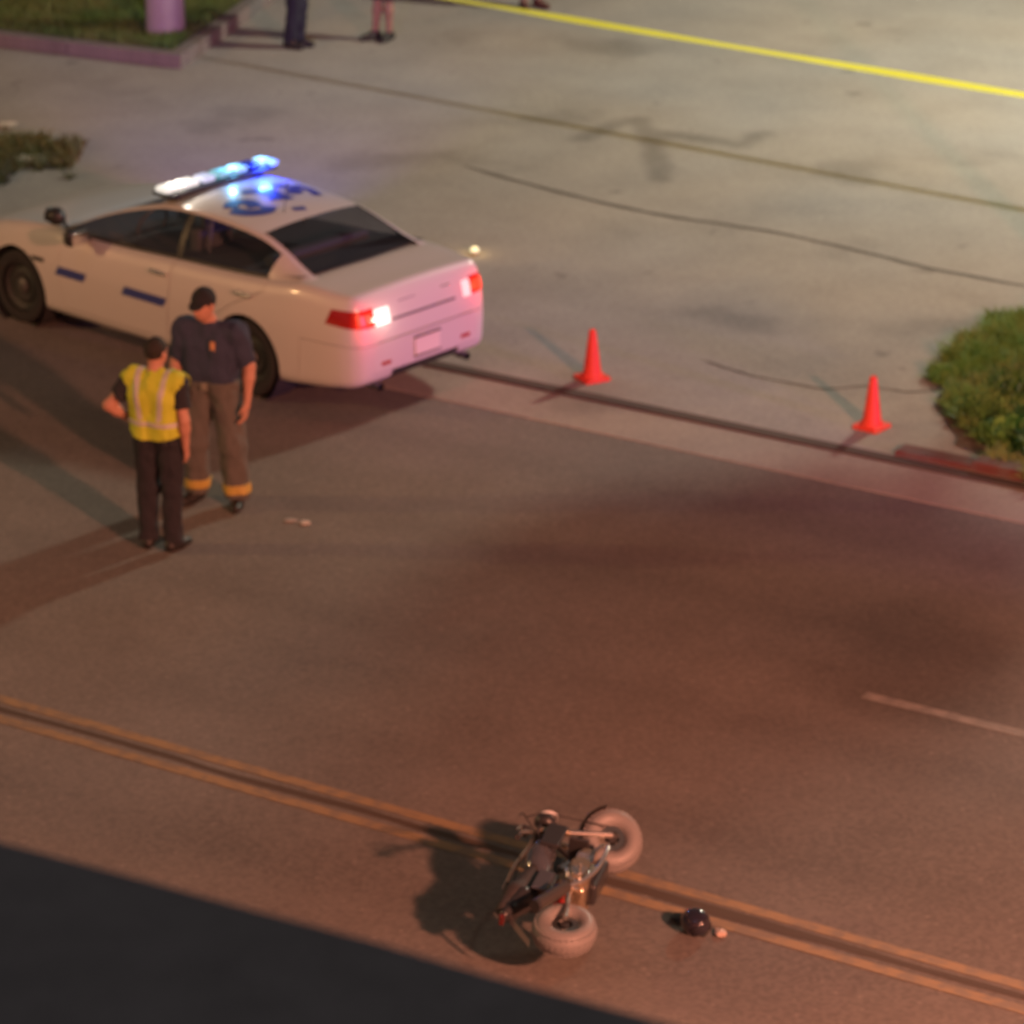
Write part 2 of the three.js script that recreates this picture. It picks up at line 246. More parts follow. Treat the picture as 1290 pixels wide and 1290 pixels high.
// low dark roof in front of the window the picture is taken from
{
  const n0 = -4.258, t = thing('roof_building', 'dark flat roof edge of the low building in the foreground', 'building');
  const roofMap = tex(512, (u, v) => { const k = 1 + .25 * fbm(u * 16, v * 16, 3) + .25 * (rnd() - .5); return [.245 * k, .25 * k, .26 * k]; }); roofMap.repeat.set(.5, .5);
  const rm = std([1, 1, 1], .93, { map: roofMap }), wm = std([.24, .16, .12], .9, { map: null, bumpMap: grainBump, bumpScale: .004 });
  // felt sheet with a slightly wavering edge
  const edge = [], back = []; for (let i = 0; i <= 120; i++) { const s = lerp(-16, 12, i / 120); edge.push(rp(s, n0 - .05 * (s + 3.2) + .03 * fbm(s * 1.3, 3.3, 0, 4))); }
  part('roof_felt', slab([...edge, rp(12, 1.8), rp(-16, 1.8)], 7.94, 8.0, .006), rm, t);
  part('roof_slab', slab(strip(-15.9, 11.9, n0 + .75, 1.75), 7.6, 7.935), wm, t);
  part('wall', slab(strip(-15.6, 11.6, n0 + .85, n0 + 1.15), -.05, 7.6), wm, t);
  for (const s of [-15.6, 11.3]) part('wall', slab(strip(s, s + .3, n0 + 1.15, 1.6), -.05, 7.6), wm, t);
  for (let k = 0; k < 7; k++) for (const y of [1.0, 4.6]) { const s = -13.6 + k * 3.8, w = part('window', slab(strip(s, s + 1.5, n0 + .83, n0 + .849), y, y + 1.9), std([.7, .7, .68], .5), t); part('pane', slab(strip(s + .08, s + 1.42, n0 + .825, n0 + .829), y + .08, y + 1.82), phys([.03, .035, .04], .08), w); }
}

// ------------------------------------------------------------------ lamp posts
const steel = std([.32, .33, .33], .5, { metalness: .7 });
function lampPost(L, label) {
  const t = thing('lamp_post', label, 'lamp post', L.foot), h = L.at.y, d = L.at.clone().sub(L.foot).setY(0), len = d.length(), u = d.clone().normalize(), ang = Math.atan2(-u.z, u.x);
  part('base', rbox(.5, .5, .5, .03, 0, .25, 0), concrete, t);
  part('pole', new THREE.CylinderGeometry(.06, .11, h, 16).translate(0, h / 2 + .4, 0), steel, t);
  part('arm', tube([[0, h + .2, 0], [u.x * len * .4, h + .42, u.z * len * .4], [u.x * (len - .2), h + .28, u.z * (len - .2)]], .035), steel, t);
  const head = grp('lamp_head', t); head.position.set(d.x, h + .16, d.z); head.rotation.y = ang;
  part('housing', rbox(.75, .14, .32, .06, 0, .08, 0), steel, head);
  part('lens', rbox(.42, .05, .24, .02, .04, -.02, 0), glow(L.color, 6), head);
  const p = new THREE.PointLight(new THREE.Color().setRGB(...L.color), L.I, 0, 2); p.position.set(d.x + u.x * .04, h - .02, d.z + u.z * .04); p.castShadow = true; p.shadow.radius = L.soft; p.shadow.mapSize.set(2048, 2048); p.shadow.bias = -.001; t.add(p);
}
lampPost(LAMPS[0], 'tall lot lamp with warm white light beyond the yellow tape');
lampPost(LAMPS[1], 'street lamp glowing orange red down the road past the motorcycle');
lampPost(LAMPS[2], 'street lamp glowing amber up the road ahead of the police car');

// ------------------------------------------------------------------ police car  (x forward from the rear axle, z to its right)
const ytop = interp([[-1.29, .68], [-1.28, .78], [-1.262, .88], [-1.235, .98], [-1.20, 1.06], [-1.165, 1.105], [-1.12, 1.122], [-1.0, 1.128], [-.6, 1.15], [-.35, 1.125], [0, 1.09], [.9, 1.045], [2.0, 1.0], [2.35, 1.005], [2.48, 1.03], [2.9, .995], [3.4, .91], [3.65, .83], [3.8, .72], [3.86, .56], [3.88, .5]]);
const ybot = interp([[-1.29, .44], [-1.26, .36], [-1.15, .30], [-.8, .25], [-.3, .21], [2.9, .2], [3.5, .21], [3.75, .24], [3.88, .36]]);
const WID = interp([[-1.29, .64], [-1.275, .72], [-1.24, .785], [-1.17, .835], [-1.05, .87], [-.8, .905], [-.4, .935], [.1, .945], [1.5, .945], [2.8, .945], [3.3, .925], [3.6, .85], [3.75, .74], [3.84, .62], [3.88, .5]]);
function carBody(off = 0) {
  const prof = [[0, 0], [.5, 0], [.80, 0], [.93, .018], [.972, .075], [.985, .15], [.997, .33], [1, .47], [.997, .60], [.985, .70], [.978, .745], [.955, .86], [.925, .935], [.885, .978], [.82, .995], [.6, 1.004], [.3, 1.012], [0, 1.015]];
  const c = new THREE.CatmullRomCurve3(prof.map(p => V(p[0], p[1], 0)), false, 'catmullrom', .35), M = 44, half = []; for (let i = 0; i <= M; i++) half.push(c.getPoint(i / M));
  const xs = []; for (let i = 0; i <= 24; i++) xs.push(-1.29 + .24 * Math.pow(i / 24, 1.6)); for (let x = -1.02; x < 3.5; x += .05) xs.push(x); for (let i = 0; i <= 20; i++) xs.push(3.88 - .36 * Math.pow(1 - i / 20, 1.5));
  const R = 2 * M, P = [], I = [];
  xs.forEach((x, k) => { const yb = ybot(x) - off, yt = ytop(x) + off, W = WID(x) + off, X = x + (k === 0 ? -off : k === xs.length - 1 ? off : 0); for (let i = 0; i < R; i++) { const j = i <= M ? i : R - i, h = half[j], s = i <= M ? 1 : -1; P.push(X, lerp(yb, yt, h.y), s * W * h.x); } });
  for (let k = 0; k < xs.length - 1; k++) for (let i = 0; i < R; i++) { const a = k * R + i, b = k * R + (i + 1) % R, e = a + R, d = b + R; I.push(a, b, d, a, d, e); }
  for (const [k, f] of [[0, 1], [xs.length - 1, 0]]) { const o = k * R; for (let i = 1; i < M; i++) { const a = o + i, b = o + i + 1, e = o + (R - i), d = o + (R - i - 1) % R; if (i + 1 < M) { f ? I.push(a, e, b, b, e, o + R - i - 1) : I.push(a, b, e, b, o + R - i - 1, e); } else { f ? I.push(a, e, o + M) : I.push(a, o + M, e); } } f ? I.push(o, o + R - 1, o + 1) : I.push(o, o + 1, o + R - 1); }
  const g = new THREE.BufferGeometry(); g.setAttribute('position', new THREE.Float32BufferAttribute(P, 3)); g.setIndex(I); g.computeVertexNormals();
  // inward-facing windings are turned round
  let vol = 0; for (let i = 0; i < I.length; i += 3) { const a = I[i] * 3, b = I[i + 1] * 3, e = I[i + 2] * 3; vol += P[a] * (P[b + 1] * P[e + 2] - P[b + 2] * P[e + 1]) - P[a + 1] * (P[b] * P[e + 2] - P[b + 2] * P[e]) + P[a + 2] * (P[b] * P[e + 1] - P[b + 1] * P[e]); }
  if (vol < 0) { for (let i = 0; i < I.length; i += 3) { const q = I[i + 1]; I[i + 1] = I[i + 2]; I[i + 2] = q; } g.setIndex(I); g.computeVertexNormals(); }
  return g;
}
const evalr = new Evaluator(); evalr.useGroups = false; evalr.attributes = ['position', 'normal'];
const brush = g => { const b = new Brush(g); b.updateMatrixWorld(); return b; };
const csg = (a, b, op) => { const r = evalr.evaluate(a, b, op); r.updateMatrixWorld(); return r; };
function prismXY(pts, z0, z1) { const g = new THREE.ExtrudeGeometry(new THREE.Shape(pts.map(p => new THREE.Vector2(...p))), { depth: z1 - z0, bevelEnabled: false }); g.translate(0, 0, z0); return brush(g); }
function inset(pts, e) { // shrink a polygon by e
  const n = pts.length, A = pts.reduce((s, p, i) => { const q = pts[(i + 1) % n]; return s + p[0] * q[1] - q[0] * p[1]; }, 0) > 0 ? 1 : -1;
  return pts.map((p, i) => { const a = pts[(i + n - 1) % n], b = pts[(i + 1) % n]; let n1 = [-(p[1] - a[1]), p[0] - a[0]], n2 = [-(b[1] - p[1]), b[0] - p[0]]; const l1 = Math.hypot(...n1), l2 = Math.hypot(...n2); n1 = n1.map(v => v / l1 * A); n2 = n2.map(v => v / l2 * A); const m = [n1[0] + n2[0], n1[1] + n2[1]], k = e * 2 / (m[0] * m[0] + m[1] * m[1]); return [p[0] + m[0] * k, p[1] + m[1] * k]; });
}
const carPaint = phys([.58, .565, .545], .42, { clearcoat: .6, clearcoatRoughness: .12 });
const blackTrim = phys([.022, .022, .024], .45), rubber = std([.022, .021, .021], .9), darkMetal = std([.06, .06, .062], .5, { metalness: .5 }), chrome = std([.75, .75, .74], .18, { metalness: 1 });
const tinted = new THREE.MeshPhysicalMaterial({ color: new THREE.Color().setRGB(.62, .64, .66), roughness: .03, transmission: 1, thickness: 0, ior: 1.5, side: THREE.DoubleSide });
const darkTint = new THREE.MeshPhysicalMaterial({ color: new THREE.Color().setRGB(.50, .50, .58), roughness: .03, transmission: 1, thickness: 0, ior: 1.5, side: THREE.DoubleSide });
const CH = 2.411;
const car = thing('police_car', 'white police sedan with lit roof light bar and glowing tail lights', 'police car', [-1.704, 0, -30.88]);
{
  // heading: local +x -> (cos CH, 0, -sin CH)
  car.rotation.y = CH;
  let body = brush(carBody()); const big = brush(carBody(.004));
  const well = (x, s) => { const g = cyl(.405, .405, .5, 40); g.rotateX(Math.PI / 2); g.translate(x, .35, s * .87); return brush(g); };
  const AX = [0, 3.03];
  for (const x of AX) for (const s of [-1, 1]) body = csg(body, well(x, s), SUBTRACTION);
  const cut = (name, poly, z0, z1, mat = carPaint) => { const A = prismXY(poly, z0, z1), B = prismXY(inset(poly, .006), z0 - (z0 < -2 ? .1 : 0), z1 + (z1 > 2 ? .1 : 0)); const p = csg(body, B, INTERSECTION); body = csg(body, A, SUBTRACTION); return part(name, p.geometry, mat, car); };
  const fd = [[1.0, .30], [2.36, .30], [2.43, .62], [2.40, 1.3], [.96, 1.3], [.965, .7]], rd = [[.99, .30], [.955, .7], [.95, 1.3], [-.16, 1.3], [-.20, 1.0], [.16, .82], [.44, .62], [.50, .30]];
  const doors = [];
  for (const s of [-1, 1]) { const z = s < 0 ? [-1.2, -.62] : [.62, 1.2]; doors.push([cut('front_door', fd, ...z), s, 'front'], [cut('rear_door', rd, ...z), s, 'rear']); }
  cut('hood', [[2.52, .80], [3.62, .72], [3.62, 1.3], [2.52, 1.3]], -.72, .72);
  cut('trunk_lid', [[-.66, 1.0], [-1.0, .70], [-1.5, .70], [-1.5, 1.4], [-.66, 1.4]], -.60, .60);
  const valance = cut('rear_valance', [[-1.0, .1], [-1.5, .1], [-1.5, .415], [-1.0, .415]], -.42, .42, blackTrim);
  cut('rear_bumper', [[-.60, .1], [-1.5, .1], [-1.5, .695], [-.66, .695]], -1.2, 1.2);
  cut('front_bumper', [[3.42, .1], [4.2, .1], [4.2, .62], [3.42, .58]], -1.2, 1.2);
  part('body', body.geometry, carPaint, car);
  // wheels and liners
  const tyreG = new THREE.LatheGeometry([[.235, -.10], [.30, -.118], [.335, -.108], [.347, -.085], [.35, 0], [.347, .085], [.335, .108], [.30, .118], [.235, .10]].map(p => new THREE.Vector2(...p)), 40).rotateX(Math.PI / 2);
  const rimG = new THREE.LatheGeometry([[0, .062], [.05, .06], [.06, .045], [.10, .05], [.135, .062], [.165, .05], [.185, .03], [.215, .07], [.24, .085], [.24, -.09]].map(p => new THREE.Vector2(...p)), 36).rotateX(Math.PI / 2);
  const capG = new THREE.SphereGeometry(.075, 20, 8, 0, 6.3, 0, 1.4).scale(1, .35, 1).rotateX(Math.PI / 2).translate(0, 0, .06);
  for (const x of AX) for (const s of [-1, 1]) {
    const w = grp(x ? 'front_wheel' : 'rear_wheel', car); w.position.set(x, .35, s * .80); w.rotation.y = s < 0 ? Math.PI : 0;
    part('tyre', tyreG, rubber, w); part('rim', rimG, std([.03, .029, .028], .6), w); part('hub_cap', capG, std([.12, .115, .11], .45, { metalness: .5 }), w);
    const lin = cyl(.402, .402, .30, 32); const lg = new THREE.CylinderGeometry(.402, .402, .30, 32, 1, true).rotateX(Math.PI / 2).translate(x, .35, s * .775);
    part('wheel_liner', lg, std([.02, .02, .02], .95, { side: THREE.DoubleSide }), car);
  }
  // greenhouse
  const yr = interp([[-.64, 1.145], [-.45, 1.20], [-.2, 1.30], [.08, 1.385], [.45, 1.43], [.9, 1.45], [1.25, 1.43], [1.6, 1.35], [1.95, 1.235], [2.3, 1.08], [2.46, 1.02]]);
  const zr = interp([[-.64, .70], [-.2, .64], [.1, .615], [.6, .615], [1.25, .63], [1.6, .665], [2.0, .73], [2.46, .82]]);
  const yc = interp([[-.62, 1.163], [-.3, 1.305], [.09, 1.43], [.45, 1.485], [.8, 1.505], [1.15, 1.495], [1.42, 1.45], [1.9, 1.26], [2.48, 1.045]]);
  const G = (x, t, off = 0) => {
    const W = WID(x), yb = ytop(x) - .012, zb = .862 * W, Y = yr(x), Z = Math.min(zr(x), zb), C = Math.max(yc(x), Y + .004); t = Math.min(t, 2);
    if (t <= 1) { const b = .03 * Math.sin(Math.PI * t) * clamp((Y - yb) * 4); return V(x, lerp(yb, Y, t), lerp(zb, Z, t) + b + off); }
    const s = t - 1, k = 1 - (1 - s) * (1 - s); return V(x, lerp(Y, C, k) + off, Z * (1 - s) * (1 + .06 * s));
  };
  const gpatch = (x0, x1, t0, t1, side, nx = 24, nt = 12, off = 0) => gridGeo(nx, nt, (u, v) => { const t = lerp(t0, t1, v), a = typeof x0 === 'function' ? x0(t) : x0, b = typeof x1 === 'function' ? x1(t) : x1, p = G(lerp(a, b, u), t, off); p.z *= side; return p; }, side < 0);
  const full = (x0, x1, t0) => gridGeo(28, 40, (u, v) => { const w = v * 2 - 1, t = 2 - Math.abs(w) * (2 - t0), a = typeof x0 === 'function' ? x0(t) : x0, b = typeof x1 === 'function' ? x1(t) : x1, p = G(lerp(a, b, u), t); p.z *= Math.sign(w) || 1; return p; });
  const hdr = t => 1.38 + .06 * clamp(t - 1), rhd = t => .09 - .02 * clamp(t - 1), rbs = t => -.55 - .06 * Math.sqrt(clamp(t - 1.05));
  const paintD = carPaint.clone(); paintD.side = THREE.DoubleSide;
  const trimD = blackTrim.clone(); trimD.side = THREE.DoubleSide;
  part('roof', full(hdr, rhd, .93), paintD, car);
  part('windshield', full(2.46, hdr, 1.06), tinted, car);
  part('rear_window', full(rhd, rbs, 1.09), darkTint, car);
  for (const s of [-1, 1]) {
    const fe = t => .955 - .02 * t, re = t => -.17 - .04 * t;
    part('window', gpatch(t => 2.28 + .12 * (1 - t), t => fe(t) + .02, .07, .93, s), tinted, car);
    part('window', gpatch(t => fe(t) - .05, re, .07, .93, s), tinted, car);
    part('door_pillar', gpatch(t => fe(t) + .02, t => fe(t) - .05, .07, .93, s, 4, 12), trimD, car);
    part('belt_trim', gpatch(2.44, -.2, 0, .07, s, 60, 2), trimD, car);
    part('mirror_sail', gpatch(2.46, t => 2.28 + .12 * (1 - t), .07, .93, s, 4, 8), trimD, car);
    part('front_pillar', gpatch(2.46, 1.38, .93, 1.06, s, 30, 4), paintD, car);
    part('rear_pillar', gpatch(re, -.64, .07, .93, s, 16, 10), paintD, car);
    part('rear_pillar', gpatch(rhd, -.64, .93, 1.09, s, 20, 4), paintD, car);
    part('rear_pillar', gpatch(-.2, -.64, 0, .07, s, 10, 2), paintD, car);
    const rimp = []; for (let i = 0; i <= 20; i++) { const p = G(lerp(.09, -.58, i / 20), 1.085); p.z *= s; p.y += .002; rimp.push(p); }
    part('window_seal', tube(rimp, .007, 40, 6), blackTrim, car);
    // mirror, spotlight, handles
    const mir = part('wing_mirror', rbox(.12, .15, .24, .045, 2.06, 1.06, s * 1.03, 3), blackTrim, car); part('mirror_stalk', rbox(.08, .06, .14, .02, 2.10, 1.01, s * .90), blackTrim, mir);
    part('mirror_glass', rbox(.006, .11, .19, .003, 1.998, 1.06, s * 1.03), chrome, mir);
  }
  const sp = part('spotlight', new THREE.SphereGeometry(.085, 20, 14).scale(1.1, 1, 1).translate(2.52, 1.12, -.85), blackTrim, car); part('spotlight_stem', bar([2.50, 1.08, -.78], [2.42, 1.02, -.82], .015), blackTrim, sp); part('spotlight_lens', cyl(.075, .075, .012).rotateZ(Math.PI / 2).translate(2.605, 1.12, -.85), chrome, sp);
  for (const [d, s, k] of doors) { const x = k === 'front' ? 1.10 : .02, y = k === 'front' ? .905 : .935; part('handle', rbox(.20, .035, .035, .014, x, y, s * (.925)), chrome, d); }
  // dark cabin: shelf, dash, seats, cage
  const cab = std([.17, .165, .17], .8);
  part('parcel_shelf', gridGeo(30, 10, (u, v) => { const x = lerp(-.55, 2.42, u); return V(x, ytop(x) + .022, (v * 2 - 1) * WID(x) * .84); }), std([.13, .125, .13], .95, { side: THREE.DoubleSide }), car);
  for (const z of [-.38, .38]) { const st = part('front_seat', rbox(.14, .24, .44, .05, .98, 1.13, z), cab, car); part('headrest', rbox(.09, .15, .26, .04, .94, 1.31, z), cab, st); }
  part('rear_seat', rbox(.16, .16, 1.2, .05, .02, 1.12, 0), cab, car);
  part('prisoner_cage', join([bar([.78, 1.08, -.6], [.78, 1.40, -.54], .015), bar([.78, 1.40, -.54], [.78, 1.40, .54], .015), bar([.78, 1.40, .54], [.78, 1.08, .6], .015), bar([.78, 1.08, 0], [.78, 1.40, 0], .012), bar([.78, 1.25, -.56], [.78, 1.25, .56], .012)]), std([.3, .3, .3], .4, { metalness: .8 }), car);
  part('steering_wheel', new THREE.TorusGeometry(.17, .016, 8, 28).rotateY(Math.PI / 2).rotateZ(.4).translate(1.75, 1.10, -.38), cab, car);
  part('laptop', rbox(.02, .2, .28, .008, 1.72, 1.18, .05), cab, car);
  // tail lights: carved out of the body's own surface, 4 mm proud
  const redLens = glow([1, .10, .03], .7, [.55, .02, .015]), whiteLens = glow([1, .93, .82], .8, [.8, .78, .72]), redDark = phys([.35, .012, .01], .12, { clearcoat: 1 });
  for (const s of [-1, 1]) {
    const t = grp('tail_light', car), z = (a, b) => s < 0 ? [-b, -a] : [a, b];
    const red = csg(big, prismXY([[-1.5, .835], [-.93, .87], [-.98, 1.0], [-1.5, 1.01]], ...z(.605, 1.0)), INTERSECTION); part('red_lens', red.geometry, redDark, t);
    const rv = csg(brush(carBody(.006)), prismXY([[-1.5, .845], [-1.0, .845], [-1.0, .985], [-1.5, .985]], ...(s < 0 ? z(.42, .60) : z(.50, .60))), INTERSECTION); part('reverse_lens', rv.geometry, s < 0 ? whiteLens : glow([1, .8, .7], .5, [.8, .74, .7]), t);
    const b1 = csg(brush(carBody(.009)), prismXY([[-1.5, .865], [-1.05, .88], [-1.06, .965], [-1.5, .975]], ...z(.625, .78)), INTERSECTION); part('brake_lens', b1.geometry, redLens, t);
    const p1 = new THREE.PointLight(0xff2010, .22); p1.position.set(-1.36, .92, s * .74); p1.castShadow = true; car.add(p1);
    if (s < 0) { const p2 = new THREE.PointLight(0xfff0d8, .06); p2.position.set(-1.38, .91, s * .52); p2.castShadow = true; car.add(p2); }
  }
  part('trunk_trim', rbox(.02, .022, .80, .006, -1.262, .862, 0), std([.10, .09, .10], .4), car);
  part('trunk_badge', rbox(.012, .03, .12, .005, -1.228, .985, .30), chrome, car); part('trunk_badge', rbox(.012, .03, .22, .005, -1.228, .985, -.18), std([.2, .18, .22], .5), car);
  const pl = part('license_plate', rbox(.012, .16, .31, .006, -1.305, .56, 0), std([.72, .66, .60], .5), car); for (const y of [.646, .474]) part('plate_frame', rbox(.016, .014, .33, .004, -1.307, y, 0), blackTrim, pl);
  for (const z of [-.55, .55]) part('exhaust_tip', new THREE.CylinderGeometry(.035, .035, .14, 20, 1, true).rotateZ(Math.PI / 2).translate(-1.2, .285, z), new THREE.MeshStandardMaterial({ color: 0x999999, metalness: 1, roughness: .3, side: THREE.DoubleSide }), car);
  part('rear_reflector', rbox(.01, .035, .12, .004, -1.287, .50, -.50), redDark, car); part('rear_reflector', rbox(.01, .035, .12, .004, -1.287, .50, .50), redDark, car);
  part('fender_vent', rbox(.16, .04, .012, .005, 2.70, .70, -.945), blackTrim, car);
  // blue stripe decals on the side, blue roof number blurred to strokes
  const bluePaint = phys([.045, .065, .25], .35, { clearcoat: .5 });
  for (const s of [-1, 1]) for (const [x0, x1] of [[2.44, 2.06], [1.55, 1.0]]) part('side_stripe', gridGeo(12, 2, (u, v) => { const x = lerp(x0, x1, u), y = lerp(.605, .69, v) ; return V(x - (v - .5) * .05, y, s * (WID(x) + .004)); }, s < 0), new THREE.MeshPhysicalMaterial({ color: bluePaint.color, roughness: .35, side: THREE.DoubleSide }), car);
  const roofY = (x, z) => { let a = 1, b = 2; for (let i = 0; i < 24; i++) { const m = (a + b) / 2; G(x, m).z > Math.abs(z) ? a = m : b = m; } return G(x, a).y; };
  const stroke = (pts, w) => { const c = new THREE.CatmullRomCurve3(pts.map(p => V(p[0], 0, p[1]))); return gridGeo(28, 2, (u, v) => { const p = c.getPointAt(u), g = c.getTangentAt(u), x = p.x - g.z * (v - .5) * w, z = p.z + g.x * (v - .5) * w; return V(x, roofY(x, z) + .003, z); }); };
  const roofBlue = new THREE.MeshPhysicalMaterial({ color: new THREE.Color().setRGB(.045, .06, .30), roughness: .4, side: THREE.DoubleSide });
  for (const [pts, w] of [[[[.66, -.44], [.72, -.34], [.62, -.24], [.50, -.28]], .09], [[[.62, -.46], [.46, -.40], [.38, -.26], [.44, -.18]], .09], [[[.86, -.10], [.78, .02], [.62, .06], [.50, -.02]], .08], [[[.80, .12], [.58, .10], [.44, .10]], .07], [[[.86, .24], [.70, .34], [.56, .30], [.60, .20]], .07], [[[.74, .44], [.54, .46], [.40, .40]], .06], [[[.26, -.06], [.22, .06]], .05]]) part('roof_marking', stroke(pts, w * 1.5), roofBlue, car);
  // light bar
  const lb = grp('light_bar', car); const Y = 1.555;
  part('bar_base', rbox(.24, .03, 1.34, .012, 1.30, Y - .035, 0), blackTrim, lb);
  for (const z of [-.52, .52]) part('bar_foot', rbox(.12, .10, .05, .012, 1.30, Y - .085, z), blackTrim, lb);
  const clear = new THREE.MeshPhysicalMaterial({ color: new THREE.Color().setRGB(.55, .65, .9), roughness: .08, transmission: 1, thickness: 0, side: THREE.DoubleSide });
  const mods = [[-.57, .20, [1, .96, .86], .85], [-.35, .19, [.98, .98, .92], .85], [-.13, .15, [.62, .72, 1], .75], [.07, .17, [.03, .52, .62], .7], [.27, .15, [.25, .72, .9], .75]];
  for (const [z, w, c, I] of mods) part('light_module', rbox(.15, .05, w - .006, .015, 1.31, Y + .008, z), glow(c, I), lb);
  part('light_module', rbox(.12, .05, .12, .015, 1.33, Y + .008, .60), glow([.40, .92, 1], 1.0), lb);
  part('light_module', rbox(.11, .05, .08, .015, 1.22, Y + .008, .63), glow([.2, .5, 1], .8), lb);
  part('blue_dome', rbox(.16, .055, .13, .02, 1.31, Y + .008, .43), phys([.02, .03, .15], .1, { clearcoat: 1 }), lb);
  for (const [x, y, z, c, I] of [[1.31, Y + .09, -.46, 0xfff2dc, .5], [1.31, Y + .09, .2, 0x70c8ff, .5], [1.14, Y + .05, .52, 0x2038ff, 1.6], [1.30, Y + .12, .60, 0x60a8ff, .5]]) { const p = new THREE.PointLight(c, I); p.position.set(x, y, z); p.castShadow = true; car.add(p); }
  { const sl = new THREE.SpotLight(0x7468ff, 85, 0, .40, .5, 2); sl.position.set(1.44, Y + .03, .62); sl.target.position.set(9.2, .3, 8.4); sl.castShadow = true; sl.shadow.radius = 6; car.add(sl, sl.target); }
  part('antenna', bar([.25, 1.46, -.18], [.20, 1.75, -.18], .004), blackTrim, car);
}

// a second patrol car further down the road, outside the picture, whose light bar tints the first car's rear
{
  const c2 = car.clone(); c2.name = numbered('police_car'); c2.userData = { label: 'white police sedan parked down the road past the bushes with its light bar on', category: 'police car', group: 'police cars' }; car.userData.group = 'police cars';
  const p2 = rp(4, -23.4); c2.position.set(p2.x, 0, p2.z); c2.rotation.set(0, 2.47, 0); c2.children.filter(o => o.isLight || o.type === 'Object3D').forEach(o => c2.remove(o));
  const sl = new THREE.SpotLight(0xb078ff, 430, 0, .20, .9, 2); sl.position.set(1.56, 1.62, 0); sl.target.position.set(22, 1.0, .8); sl.castShadow = true; sl.shadow.radius = 6; c2.add(sl, sl.target); scene.add(c2);
}

